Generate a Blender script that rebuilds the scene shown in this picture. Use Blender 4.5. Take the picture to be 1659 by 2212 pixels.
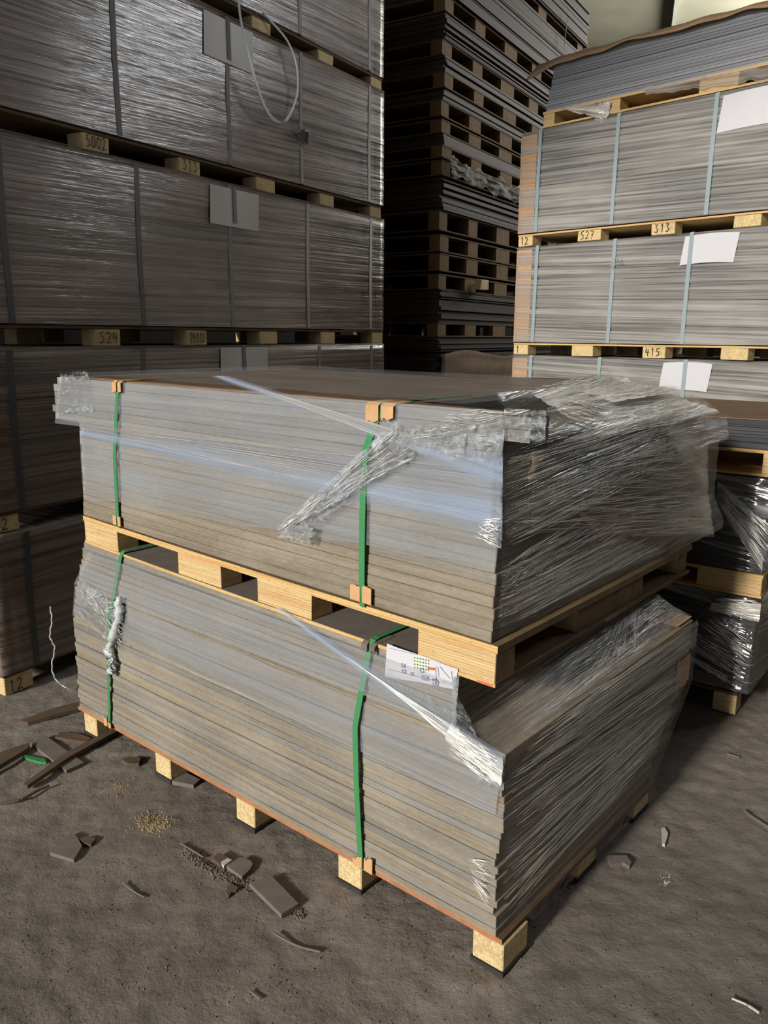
import bpy, math, random
from mathutils import Vector, Matrix, noise as mn
random.seed(7)
D = bpy.data
SC = bpy.context.scene
COL = SC.collection
for o in list(D.objects): D.objects.remove(o)

# ------------------------------------------------------------------ camera
FPX, PITCH, ROLL, H = 1731.3, math.radians(12.448), math.radians(.43), 1.5
CX, CY = 829.5, 1106
fw = Vector((0, math.cos(PITCH), -math.sin(PITCH)))
r0 = Vector((1, 0, 0)); u0 = r0.cross(fw)
cr = r0 * math.cos(ROLL) + u0 * math.sin(ROLL)
cu = -r0 * math.sin(ROLL) + u0 * math.cos(ROLL)
C = Vector((0, 0, H))
cam = D.cameras.new('camera'); camo = D.objects.new('camera', cam); COL.objects.link(camo)
cam.sensor_fit = 'VERTICAL'; cam.sensor_height = 36; cam.lens = FPX / 2212 * 36
cam.clip_start = .02; cam.clip_end = 100
m = Matrix((cr, cu, -fw)).transposed().to_4x4(); m.translation = C
camo.matrix_world = m
SC.camera = camo

# ------------------------------------------------------------------ light
SC.view_settings.view_transform = 'Standard'; SC.view_settings.look = 'None'
SC.view_settings.gamma = 1; SC.view_settings.use_curve_mapping = False
SC.view_settings.exposure = 0.12
W = D.worlds.new('world'); SC.world = W; W.use_nodes = True
W.node_tree.nodes['Background'].inputs[0].default_value = (.80, .90, 1.0, 1)
W.node_tree.nodes['Background'].inputs[1].default_value = .23
sl = D.lights.new('sun', 'SUN'); sl.energy = 3.9; sl.angle = math.radians(5); sl.color = (1, .93, .82)
so = D.objects.new('sun', sl); COL.objects.link(so)
AZ, EL = math.radians(39.8), math.radians(20)
sd = Vector((math.sin(AZ) * math.cos(EL), math.cos(AZ) * math.cos(EL), -math.sin(EL)))
so.rotation_euler = sd.to_track_quat('-Z', 'Y').to_euler(); so.location = (-8, -8, 6)
def area(name, loc, tgt, sx, sy, power, col):
    l = D.lights.new(name, 'AREA'); l.shape = 'RECTANGLE'; l.size = sx; l.size_y = sy; l.energy = power; l.color = col
    o = D.objects.new(name, l); COL.objects.link(o); o.location = loc
    o.rotation_euler = (Vector(tgt) - Vector(loc)).to_track_quat('-Z', 'Y').to_euler(); return o
area('high_window_light', (7.7, 6.2, 5.3), (-1, 4.3, 2.4), 2.6, 1.3, 165, (.93, .97, 1))
area('door_light', (-6.0, -3.2, 3.0), (-.3, 3.5, 1.0), 4.5, 3.2, 130, (.85, .93, 1))
area('roof_fill_light', (7.0, 12.5, 5.2), (4, 12, 6.6), 2.5, 2.5, 520, (1, .98, .94))  # added fill lamp that brightens the underside of the roof

# ------------------------------------------------------------------ projection helpers (pixel -> point on a real plane)
def ray(x, y): return fw * FPX + cr * (x - CX) - cu * (y - CY)
def onz(x, y, z=0.):
    d = ray(x, y); return C + d * ((z - H) / d.z)
def onp(x, y, p, n):
    d = ray(x, y); return C + d * ((p - C).dot(n) / d.dot(n))
class Frame:
    """local frame of a stack: X right along its front, Y into depth, Z up"""
    def __init__(s, o, yaw):
        a = math.radians(yaw); s.o = Vector(o); s.rz = -a
        s.Y = Vector((math.sin(a), math.cos(a), 0)); s.X = Vector((math.cos(a), -math.sin(a), 0)); s.warp = None
    def loc(s, p):
        q = p - s.o; return Vector((q.dot(s.X), q.dot(s.Y), q.z))
    def front(s, x, y, Y=0.): return s.loc(onp(x, y, s.o + s.Y * Y, s.Y))
    def side(s, x, y, X=0.): return s.loc(onp(x, y, s.o + s.X * X, s.X))
    def top(s, x, y, z): return s.loc(onz(x, y, z + s.o.z))
    def world(s, v): return s.o + s.X * v[0] + s.Y * v[1] + Vector((0, 0, v[2]))

def ss(a, b, x):
    t = max(0, min(1, (x - a) / (b - a))); return t * t * (3 - 2 * t)
def floor_base(x, y): return -.025 * ss(.35, -1.1, x)

# ------------------------------------------------------------------ mesh builder
class MB:
    def __init__(s): s.v = []; s.f = []; s.uv = []; s.mi = []; s.nuv = []
    def face(s, idx, uvs=None, mi=0): s.f.append(idx); s.uv.append(uvs); s.mi.append(mi)
    def box(s, x0, x1, y0, y1, z0, z1, mi=0, jit=0., sidemi=None):
        b = len(s.v); J = lambda: random.uniform(-jit, jit) if jit else 0
        for z in (z0, z1):
            for x, y in ((x0, y0), (x1, y0), (x1, y1), (x0, y1)): s.v.append((x + J(), y + J(), z + J()))
        for k, q in enumerate(((3, 2, 1, 0), (4, 5, 6, 7), (0, 1, 5, 4), (1, 2, 6, 5), (2, 3, 7, 6), (3, 0, 4, 7))): s.face([b + i for i in q], None, sidemi if (k == 3 and sidemi is not None) else mi)
        return s
    def bar(s, x0, x1, y0, y1, z0, z1, n=12, sag=0., jit=0., mi=0, topmi=None, endmi=None):
        """box split along X so the stack warp can bend it"""
        b = len(s.v)
        for i in range(n + 1):
            x = x0 + (x1 - x0) * i / n
            j = random.uniform(-jit, jit); g = -sag * math.sin(math.pi * i / n)
            for (y, z) in ((y0 + j, z0), (y1, z0), (y1, z1), (y0 + j, z1)): s.v.append((x, y, z + g))
        for i in range(n):
            a = b + 4 * i
            for k in range(4):
                l = (k + 1) % 4; s.face([a + k, a + l, a + 4 + l, a + 4 + k][::-1], None, topmi if (k == 2 and topmi is not None) else mi)
        s.face([b, b + 1, b + 2, b + 3], None, mi); e = b + 4 * n; s.face([e + 3, e + 2, e + 1, e], None, mi if endmi is None else endmi)
        return s
    def prism(s, pts, z0, z1, mi=0):
        b = len(s.v); n = len(pts)
        for z in (z0, z1):
            for p in pts: s.v.append((p[0], p[1], (p[2] if len(p) > 2 else 0) + z))
        s.face([b + i for i in range(n)][::-1], None, mi); s.face([b + n + i for i in range(n)], None, mi)
        for i in range(n):
            j = (i + 1) % n; s.face([b + i, b + j, b + n + j, b + n + i], None, mi)
        return s
    def grid(s, fn, nu, nv, uvfn=None):
        b = len(s.v)
        for j in range(nv + 1):
            for i in range(nu + 1): s.v.append(tuple(fn(i / nu, j / nv)))
        for j in range(nv):
            for i in range(nu):
                a = b + j * (nu + 1) + i
                uv = None
                if uvfn: uv = [uvfn(x / nu, y / nv) for x, y in ((i, j), (i + 1, j), (i + 1, j + 1), (i, j + 1))]
                s.nuv.append([(x / nu, y / nv) for x, y in ((i, j), (i + 1, j), (i + 1, j + 1), (i, j + 1))])
                s.face([a, a + 1, a + nu + 2, a + nu + 1], uv)
        return s
    def ribbon(s, pts, w, side, t=.0012, ts=None):
        """flat strap through pts; side = width direction, thickness outwards"""
        P = [Vector(p) for p in pts]; b = len(s.v); n = len(P); side = Vector(side).normalized()
        for i, p in enumerate(P):
            d = (P[min(i + 1, n - 1)] - P[max(i - 1, 0)]).normalized()
            sd_ = (side - d * side.dot(d)).normalized(); nn = d.cross(sd_).normalized()
            ww = w if ts is None else w * ts(i / (n - 1))
            for a, c in ((-1, 0), (1, 0), (1, 1), (-1, 1)): s.v.append(tuple(p + sd_ * a * ww / 2 + nn * c * t))
        for i in range(n - 1):
            a = b + 4 * i
            for k in range(4):
                l = (k + 1) % 4; s.face([a + k, a + l, a + 4 + l, a + 4 + k])
        s.face([b + 3, b + 2, b + 1, b]); e = b + 4 * (n - 1); s.face([e, e + 1, e + 2, e + 3])
        return s
    def tube(s, pts, r, k=6):
        P = [Vector(p) for p in pts]; b = len(s.v); n = len(P)
        for i, p in enumerate(P):
            d = (P[min(i + 1, n - 1)] - P[max(i - 1, 0)]).normalized()
            a = d.orthogonal().normalized(); c = d.cross(a)
            rr = r(i / (n - 1)) if callable(r) else r
            for j in range(k):
                t = 2 * math.pi * j / k; s.v.append(tuple(p + (a * math.cos(t) + c * math.sin(t)) * rr))
        for i in range(n - 1):
            for j in range(k):
                l = (j + 1) % k; s.face([b + i * k + j, b + i * k + l, b + (i + 1) * k + l, b + (i + 1) * k + j])
        s.face([b + j for j in range(k)][::-1]); s.face([b + (n - 1) * k + j for j in range(k)])
        return s
    def build(s, name, mats, parent=None, off=None, warp=None, smooth=False, bevel=0):
        off = OFF.get(parent.name, (None, Vector((0, 0, 0)), None)) if parent is not None else (None, Vector((0, 0, 0)), None)
        w = off[2]
        vs = []
        for v in s.v:
            v = Vector(v)
            if w: v = w(v)
            vs.append(v - off[1])
        me = D.meshes.new(name); me.from_pydata(vs, [], s.f)
        if s.nuv:
            nl = me.uv_layers.new(name='Edge'); k = 0
            for f, uv in zip(s.f, s.nuv):
                for i in range(len(f)): nl.data[k].uv = uv[i]; k += 1
        if any(u for u in s.uv):
            ul = me.uv_layers.new(name='UVMap'); me.uv_layers.active = ul; ul.active_render = True; k = 0
            for f, uv in zip(s.f, s.uv):
                for i in range(len(f)):
                    ul.data[k].uv = uv[i] if uv else (0, 0); k += 1
        for mt in (mats if isinstance(mats, (list, tuple)) else [mats]): me.materials.append(mt)
        for p, mi in zip(me.polygons, s.mi): p.material_index = mi; p.use_smooth = smooth
        o = D.objects.new(name, me); COL.objects.link(o)
        if parent is not None: o.parent = parent; OFF[o.name] = off
        if bevel:
            bm = o.modifiers.new('bevel', 'BEVEL'); bm.width = bevel; bm.segments = 1; bm.limit_method = 'ANGLE'
        return o
OFF = {}
def thing(name, label, cat, frame, base, group=None):
    o = D.objects.new(name, None); COL.objects.link(o); o.empty_display_size = .1
    base = Vector(base); wb = frame.warp(base) if frame.warp else base
    o.location = frame.world(wb); o.rotation_euler = (0, 0, frame.rz)
    o['label'] = label; o['category'] = cat
    if group: o['group'] = group
    OFF[o.name] = (None, wb, frame.warp); return o
def tag(o, label=None, cat=None, group=None, kind=None):
    for k, v in (('label', label), ('category', cat), ('group', group), ('kind', kind)):
        if v: o[k] = v
    return o
WORLD = Frame((0, 0, 0), 0)

# ------------------------------------------------------------------ materials
def lin(c):
    return tuple([((x / 255 + .055) / 1.055) ** 2.4 if x > 10 else x / 255 / 12.92 for x in c]) + (1,)
class NT:
    def __init__(s, name):
        s.m = D.materials.new(name); s.m.use_nodes = True; s.t = s.m.node_tree; s.t.nodes.clear()
    def n(s, ty, ins=None, **kw):
        x = s.t.nodes.new('ShaderNode' + ty)
        for k, v in kw.items(): setattr(x, k, v)
        for k, v in (ins or {}).items():
            if hasattr(v, 'is_output') or isinstance(v, bpy.types.NodeSocket): s.t.links.new(v, x.inputs[k])
            else: x.inputs[k].default_value = v
        return x
    def coords(s, kind='Object', scale=(1, 1, 1), rot=(0, 0, 0)):
        t = s.n('TexCoord'); mp = s.n('Mapping', {'Vector': t.outputs[kind], 'Scale': scale, 'Rotation': rot}); return mp.outputs[0]
    def noise(s, vec, scale=1., detail=4., rough=.6, dist=0.):
        return s.n('TexNoise', {'Vector': vec, 'Scale': scale, 'Detail': detail, 'Roughness': rough, 'Distortion': dist}).outputs['Fac']
    def rng(s, v, a, b, c=0., d=1.):
        return s.n('MapRange', {'Value': v, 'From Min': a, 'From Max': b, 'To Min': c, 'To Max': d}).outputs[0]
    def math(s, op, a, b=0.):
        return s.n('Math', {0: a, 1: b}, operation=op).outputs[0]
    def mix(s, f, a, b, blend='MIX'):
        return s.n('MixRGB', {'Fac': f, 'Color1': a, 'Color2': b}, blend_type=blend).outputs[0]
    def bump(s, h, st=.3, dist=.01):
        return s.n('Bump', {'Height': h, 'Strength': st, 'Distance': dist}).outputs[0]
    def bsdf(s, col, rough=.8, normal=None, spec=.3, metal=0.):
        i = {'Base Color': col, 'Roughness': rough, 'Specular IOR Level': spec, 'Metallic': metal}
        if normal is not None: i['Normal'] = normal
        return s.n('BsdfPrincipled', i).outputs[0]
    def out(s, sh): s.n('OutputMaterial', {'Surface': sh}); return s.m

def m_board(name, c1, c2, spec=.3, rough=.7, zs=70., var=.3):
    t = NT(name); v = t.coords('Object', (1.5, 1.5, zs)); a = t.noise(v, 1, 5, .65)
    v2 = t.coords('Object', (40, 40, 220)); b = t.noise(v2, 1, 3, .6)
    v3 = t.coords('Object', (3, 3, 7)); c = t.noise(v3, 1, 4, .6)
    col = t.mix(t.rng(a, .35, .68), lin(c1), lin(c2))
    col = t.mix(t.rng(b, .3, .75, .0, .45), col, lin([x * .6 for x in c1]))
    col = t.mix(t.rng(c, .45, .75, 0, .35), col, lin([min(255, x * 1.15) for x in c2]))
    oi = t.n('ObjectInfo').outputs['Random']
    hs = t.n('HueSaturation', {'Color': col, 'Value': t.rng(oi, 0, 1, 1 - var, 1 + var)}).outputs[0]
    return t.out(t.bsdf(hs, rough, t.bump(b, .25, .002), spec))
def m_stack(name, c1, c2, th, rough=.7):
    """edge of a tight pile of sheets: one tone per sheet, dark joints"""
    t = NT(name); tc = t.n('TexCoord').outputs['Object']; z = t.n('SeparateXYZ', {0: tc}).outputs[2]
    zz = t.math('DIVIDE', z, th); fl = t.math('FLOOR', zz); fr = t.math('FRACT', zz)
    wn = t.n('TexWhiteNoise', {'W': fl}, noise_dimensions='1D').outputs['Value']
    a = t.noise(t.coords('Object', (2, 2, 160)), 1, 4, .6)
    col = t.mix(t.math('ADD', t.math('MULTIPLY', wn, .7), t.math('MULTIPLY', a, .35)), lin(c1), lin(c2))
    j = t.math('GREATER_THAN', t.math('ABSOLUTE', t.math('SUBTRACT', fr, .5)), .42)
    col = t.mix(t.math('MULTIPLY', j, .75), col, lin([x * .35 for x in c1]))
    return t.out(t.bsdf(col, rough, t.bump(t.math('MULTIPLY', j, -1.), .5, .003), .3))
def m_chip(name, c1=(224, 204, 160), c2=(184, 158, 112)):
    t = NT(name); a = t.noise(t.coords('Object', (1, 1, 1)), 170, 3, .7); b = t.noise(t.coords('Object', (1, 1, 1)), 14, 3, .6)
    col = t.mix(t.rng(a, .38, .66), lin(c2), lin(c1)); col = t.mix(t.rng(b, .5, .8, 0, .5), col, lin([x * .72 for x in c2]))
    return t.out(t.bsdf(col, .85, t.bump(a, .5, .003), .2))
def m_ply(name, c1=(216, 190, 142), c2=(160, 126, 80)):
    t = NT(name); a = t.noise(t.coords('Object', (3, 3, 230)), 1, 3, .6); b = t.noise(t.coords('Object', (45, 45, 260)), 1, 4, .7)
    w = t.n('TexWave', {'Vector': t.coords('Object', (0, 0, 1)), 'Scale': 44., 'Distortion': .6, 'Detail': 1.}, wave_type='BANDS', bands_direction='Z').outputs['Fac']
    col = t.mix(t.rng(a, .35, .65), lin(c1), lin([(x + y) / 2 for x, y in zip(c1, c2)]))
    col = t.mix(t.rng(w, .0, .28, .6, 0), col, lin(c2)); col = t.mix(t.rng(b, .55, .7, 0, .55), col, lin([x * .7 for x in c2]))
    g = t.noise(t.coords('Object', (2.2, 2.2, 26)), 1, 2, .5); col = t.mix(t.rng(g, .6, .75, 0, .45), col, lin((200, 120, 60)))
    return t.out(t.bsdf(col, .75, t.bump(a, .4, .002), .25))
def m_plain(name, c, rough=.6, sc=30., amt=.25, spec=.3, bs=.2):
    t = NT(name); a = t.noise(t.coords('Object'), sc, 4, .6); col = t.mix(t.rng(a, .3, .75, 0, amt), lin(c), lin([x * .55 for x in c]))
    return t.out(t.bsdf(col, rough, t.bump(a, bs, .003), spec))
def m_strap(name, c, spec=.5):
    t = NT(name); w = t.n('TexWave', {'Vector': t.coords('Object'), 'Scale': 90.}, wave_type='BANDS', bands_direction='Z').outputs['Fac']
    col = t.mix(t.rng(w, 0, 1, 0, .3), lin(c), lin([x * .7 for x in c]))
    return t.out(t.bsdf(col, .4, t.bump(w, .4, .001), spec))
def m_film(name, tint=(205, 212, 222), a0=.08, a1=.5, sx=1., sy=55., rough=.3, bump=.6, gloss=.12, crumple=0., lo=.38, hi=.68, spec=.6, fine=4., grough=.12, fade=0., bd=.006):
    t = NT(name); uv = t.coords('UV', (sx, sy, 1)); n1 = t.noise(uv, 1, 5, .65, .15)
    n2 = t.noise(t.coords('UV', (sx * 2.5, sy * fine, 1)), 1, 3, .6)
    low = t.noise(t.coords('UV', (1.3, 4., 1)), 1, 3, .6)
    h = t.math('ADD', t.math('MULTIPLY', n1, .65), t.math('MULTIPLY', n2, .35))
    if crumple:
        c = t.n('TexVoronoi', {'Vector': t.coords('UV', (1, 1.6, 1)), 'Scale': crumple, 'Randomness': 1.}, feature='F1').outputs['Distance']
        c2 = t.noise(t.coords('UV', (1, 1, 1)), crumple * 1.2, 6, .75, 1.5)
        h = t.math('ADD', t.math('MULTIPLY', h, .4), t.math('ADD', c, c2))
        fac = t.rng(t.math('MULTIPLY', t.math('ADD', c2, n1), .5), lo, hi, a0, a1)
    else:
        fac = t.rng(t.math('ADD', t.math('MULTIPLY', h, .75), t.math('MULTIPLY', low, .25)), lo, hi, a0, a1)
    nb = t.bump(h, min(bump, 1.), bd)
    if fade:
        xyz = t.n('SeparateXYZ', {0: t.n('UVMap', uv_map='Edge').outputs[0]}); v = xyz.outputs[1]; u = xyz.outputs[0]
        e = t.math('MULTIPLY', t.math('MULTIPLY', v, t.math('SUBTRACT', 1., v)), 4.)
        e = t.math('ADD', e, t.math('MULTIPLY', t.math('SUBTRACT', n1, .5), 1.2))
        fac = t.math('MULTIPLY', fac, t.rng(e, .1, .1 + fade)); gloss = t.math('MULTIPLY', t.rng(e, .1, .5), gloss)
    p = t.bsdf(lin(tint), rough, nb, spec)
    tr = t.n('BsdfTransparent').outputs[0]
    mx = t.n('MixShader', {0: fac, 1: tr, 2: p}).outputs[0]
    gl = t.n('BsdfGlossy', {'Roughness': grough, 'Color': (1, 1, 1, 1), 'Normal': nb}).outputs[0]
    mx = t.n('MixShader', {0: gloss, 1: mx, 2: gl}).outputs[0]
    return t.out(mx)

M = {}
M['edge'] = m_board('board_edge', (124, 118, 108), (148, 141, 130), var=.09)
M['edge_brown'] = m_board('board_edge_brown', (126, 115, 101), (150, 140, 124), var=.09)
M['edge_grey'] = m_board('board_edge_grey', (122, 119, 114), (144, 141, 136), var=.09)
M['chip'] = m_chip('chipboard'); M['chip_shaded'] = m_chip('chipboard_shaded', (136, 110, 76), (94, 74, 50))  # second is a darker copy with the unlit middle column's shade painted in
M['ply'] = m_ply('plywood_block'); M['deck'] = m_ply('plywood_deck', (216, 184, 128), (168, 130, 80))
M['deck_red'] = m_plain('hardboard_deck', (176, 122, 84), .8, 20, .5)
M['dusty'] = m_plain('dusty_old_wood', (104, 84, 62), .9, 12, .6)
M['shade_grime'] = m_plain('shaded_grimy_plywood', (136, 112, 82), .85, 14, .6)  # grime plus painted-in shade for the pallet's unlit right faces
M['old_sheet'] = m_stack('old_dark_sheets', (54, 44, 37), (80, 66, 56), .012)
M['card'] = m_plain('brown_cardboard', (204, 162, 118), .85, 25, .25, .15)
M['card_dark'] = m_plain('dull_cardboard', (128, 106, 86), .85, 9, .4, .15)
M['kraft'] = m_plain('kraft_paper', (190, 156, 124), .8, 14, .3, .2, .5)
M['paper'] = m_plain('white_paper', (200, 200, 208), .7, 8, .06, .2, .1)
M['paper_l'] = m_plain('grey_white_paper', (206, 204, 204), .7, 8, .15, .2, .1)
M['green'] = m_strap('green_strap', (66, 140, 88)); M['steel'] = m_strap('pale_blue_strap', (150, 166, 172)); M['dkstrap'] = m_strap('dark_strap', (74, 72, 72))
M['whitestrap'] = m_plain('white_plastic_strap', (190, 196, 200), .35, 10, .2, .5)
M['pad'] = m_plain('black_rubber_pad', (56, 54, 52), .8, 40, .4)
M['ink'] = m_plain('black_marker', (48, 38, 34), .7, 10, .1); M['blue'] = m_plain('blue_pen', (40, 60, 150), .6, 10, .1)
M['orange'] = m_plain('orange_print', (226, 110, 60), .6, 10, .1); M['lime'] = m_plain('pale_green_print', (186, 216, 150), .6, 10, .1); M['grey_print'] = m_plain('grey_print', (150, 150, 160), .6, 10, .1)
M['redpaint'] = m_plain('faded_red_paint', (214, 120, 90), .7, 20, .3)
M['stackL'] = m_stack('sheets_left_row', (96, 86, 80), (128, 118, 110), .024)
M['stackR'] = m_stack('sheets_right_row', (92, 92, 94), (132, 132, 132), .020)
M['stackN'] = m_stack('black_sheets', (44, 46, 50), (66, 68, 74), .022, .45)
M['sheetR'] = m_stack('bluegrey_sheets', (128, 130, 136), (150, 152, 158), .016)
M['sheetRt'] = m_stack('olive_grey_sheets', (150, 150, 142), (172, 172, 164), .014)
M['film'] = m_film('stretch_film', (176, 182, 190), .14, .42, .8, 30, .3, .6, .03, lo=.4, hi=.62, bd=.003)
M['film_band'] = m_film('stretch_film_taut_band', (168, 188, 218), .07, .72, .35, 22, .32, .6, .04, lo=.38, hi=.60, fade=.8, bd=.003)
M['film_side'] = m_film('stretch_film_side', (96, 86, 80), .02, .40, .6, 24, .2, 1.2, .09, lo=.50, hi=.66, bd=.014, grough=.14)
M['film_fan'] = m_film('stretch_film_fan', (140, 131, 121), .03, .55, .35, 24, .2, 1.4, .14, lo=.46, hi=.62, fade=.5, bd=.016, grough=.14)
M['film_bright'] = m_film('stretch_film_pleated', (236, 234, 228), .28, 1., .35, 20, .2, 1.6, .22, lo=.42, hi=.58, fade=.3, bd=.016)
M['film_white'] = m_film('stretch_film_layered', (246, 244, 240), .55, 1., .35, 20, .25, 1.6, .14, lo=.38, hi=.52, fade=.2, bd=.005)
M['film_cr'] = m_film('stretch_film_crumpled', (222, 230, 240), .03, .75, 2, 24, .15, 1.8, .12, crumple=30., lo=.49, hi=.60, spec=.9, fade=.25, bd=.014, grough=.16)
M['film_cr2'] = m_film('stretch_film_knotted', (226, 234, 240), .25, .9, 2, 24, .12, 2., .2, crumple=60., lo=.45, hi=.6, spec=.9, bd=.01)
M['film_rag'] = m_film('dirty_film_rag', (96, 84, 74), .3, .9, 2, 24, .5, 1., .0, crumple=20., lo=.45, hi=.6, spec=.2)
M['film_L'] = m_film('wrap_left_row', (142, 124, 116), .06, .9, .36, 24, .30, 2.4, .055, lo=.43, hi=.58, spec=.5, fine=3., bd=.008)
M['film_R'] = m_film('wrap_right_row', (170, 167, 164), .06, .90, .40, 28, .35, 1.6, .04, lo=.43, hi=.59, spec=.5, fine=3., bd=.007)
M['film_N'] = m_film('wrap_black_bundles', (210, 214, 222), .01, .75, .6, 16, .12, 2.4, .16, lo=.54, hi=.64, spec=.9, fine=2., bd=.02)
def m_pleat(name, c, a, g):
    t = NT(name); p = t.bsdf(lin(c), .22, None, .8); tr = t.n('BsdfTransparent').outputs[0]
    return t.out(t.n('MixShader', {0: a, 1: tr, 2: p}).outputs[0])
M['pleat'] = m_pleat('film_pleat', (224, 218, 208), .62, 0); M['pleat_w'] = m_pleat('film_pleat_bright', (250, 249, 246), 1., 0)
M['tail'] = m_plain('twisted_film_rope', (206, 212, 214), .25, 120, .5, .9, 1.)
def m_floor():
    t = NT('dirty_concrete'); v = t.coords('Object')
    a = t.noise(v, .9, 6, .6); b = t.noise(v, 8, 6, .7); c = t.noise(v, 70, 4, .7); d = t.noise(t.coords('Object', (1, 1, 1), (0, 0, .6)), 30, 6, .75)
    col = t.mix(t.rng(a, .35, .65), lin((106, 99, 93)), lin((146, 138, 129))); col = t.mix(t.rng(b, .35, .7, 0, .55), col, lin((84, 77, 74)))
    col = t.mix(t.rng(c, .62, .74, 0, .5), col, lin((166, 154, 140))); col = t.mix(t.rng(d, .58, .75, 0, .4), col, lin((66, 61, 59)))
    h = t.math('ADD', t.math('MULTIPLY', b, .6), t.math('ADD', t.math('MULTIPLY', c, .16), t.math('MULTIPLY', d, .45)))
    return t.out(t.bsdf(col, t.rng(b, .3, .7, .55, .85), t.bump(h, .8, .014), .3))
M['floor'] = m_floor()
M['roof'] = m_plain('olive_roof_sheet', (150, 148, 128), .7, 1.2, .3); M['beam'] = m_plain('pale_painted_beam', (170, 172, 156), .6, 3, .2)
M['wall'] = m_plain('dark_plaster_wall', (62, 59, 55), .9, 2, .4)
M['saw'] = m_chip('sawdust', (176, 156, 126), (120, 102, 78)); M['dust'] = m_chip('grey_dust_crumbs', (128, 118, 104), (74, 66, 60))
M['scrap'] = m_plain('grey_board_scrap', (116, 108, 102), .85, 18, .35); M['scrap_b'] = m_plain('brown_board_scrap', (98, 82, 68), .85, 14, .5); M['pale'] = m_plain('pale_chip', (190, 186, 176), .7, 18, .2)

# ------------------------------------------------------------------ setting
def axis(stops):
    out = []
    for (a, b, n) in stops: out += [a + (b - a) * i / n for i in range(n)]
    return out + [stops[-1][1]]
xs = axis([(-9, -2.4, 16), (-2.4, 2.6, 330), (2.6, 11, 16)]); ys = axis([(-4, .9, 10), (.9, 4.2, 260), (4.2, 17, 24)])
def floor_z(x, y):
    z = floor_base(x, y); k = ss(.6, 1.2, y) * ss(5, 4, y)
    p = Vector((x * 3.2, y * 3.2, 0)); q = Vector((x * 17, y * 17, 3)); r = Vector((x * 45, y * 45, 7))
    return z - .004 + k * (.006 * mn.noise(p) + .005 * mn.noise(q) + .0028 * mn.noise(r))
fb = MB()
for y in ys:
    for x in xs: fb.v.append((x, y, floor_z(x, y)))
nx = len(xs)
for j in range(len(ys) - 1):
    for i in range(nx - 1): fb.face([j * nx + i, j * nx + i + 1, (j + 1) * nx + i + 1, (j + 1) * nx + i])
tag(fb.build('floor', M['floor'], smooth=True), 'dirty dark concrete warehouse floor strewn with grit', kind='structure')
tag(MB().box(-9, 11, -3, 17, 6.6, 6.7).build('ceiling', M['roof']), 'olive grey sheet roof high above the stacks', kind='structure')
tag(MB().box(-9, 11, 17, 17.2, -.1, 6.6).build('wall_back', M['wall']), kind='structure')
tag(MB().box(8, 8.2, -3, 17, -.1, 6.6).build('wall_right_blocker', M['wall']), kind='structure')  # unseen, added to block world light from the right
tag(MB().box(-.6, 8, -3.2, -3, -.1, 6.6).build('wall_near_blocker', M['wall']), kind='structure')  # unseen, added so world light enters only from behind left
tag(MB().box(-9.2, -9, -.5, 17.2, -.1, 6.6).build('wall_left', M['wall']), kind='structure')
for i, (x0, y0, x1, y1, w) in enumerate([(1.5, 12.9, 6.2, 10.3, .34), (4.7, 9, 7.2, 15, .10), (3.0, 9, 5.0, 15.6, .06)]):
    a = Vector((x0, y0, 0)); b = Vector((x1, y1, 0)); d = (b - a).normalized(); s_ = Vector((-d.y, d.x, 0)) * w / 2
    tag(MB().prism([a - s_, b - s_, b + s_, a + s_][::1], 6.42, 6.6).build('trim_%d' % (i + 1), M['beam']), 'pale roof beam under the sheet roof', kind='structure')

# ------------------------------------------------------------------ shared builders
DIG = {'0': [[(.5, 1), (.15, .8), (.1, .3), (.4, 0), (.8, .2), (.85, .7), (.5, 1)]], '1': [[(.3, .8), (.55, 1), (.5, 0)]],
 '2': [[(.1, .8), (.4, 1), (.8, .8), (.6, .4), (.1, 0), (.9, .05)]], '3': [[(.1, .95), (.7, .95), (.35, .6), (.8, .35), (.5, 0), (.1, .1)]],
 '4': [[(.3, 1), (.1, .45), (.9, .5)], [(.7, .9), (.6, 0)]], '5': [[(.85, 1), (.25, .95), (.2, .6), (.7, .55), (.75, .15), (.1, 0)]],
 '6': [[(.7, 1), (.25, .6), (.15, .2), (.5, 0), (.8, .25), (.3, .45)]], '7': [[(.1, .95), (.9, .95), (.4, 0)], [(.3, .5), (.75, .5)]],
 '8': [[(.5, .55), (.2, .8), (.5, 1), (.8, .8), (.2, .2), (.5, 0), (.85, .25), (.5, .55)]], 'x': [[(.1, .5), (.7, 0)], [(.7, .5), (.1, 0)]],
 'n': [[(.0, .65), (1., .75)], [(.3, .7), (.2, 0)], [(.7, .7), (.75, .0), (1, .1)]], ':': [[(.4, .2), (.45, .12)], [(.4, .6), (.45, .52)]],
 'R': [[(.3, 0), (.35, 1), (.7, .8), (.35, .5), (.8, 0)]], '-': [[(0, .4), (1, .45)]], 'o': [[(.5, 1), (.05, .75), (0, .3), (.4, 0), (.9, .2), (1, .7), (.5, 1)]]}
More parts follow.
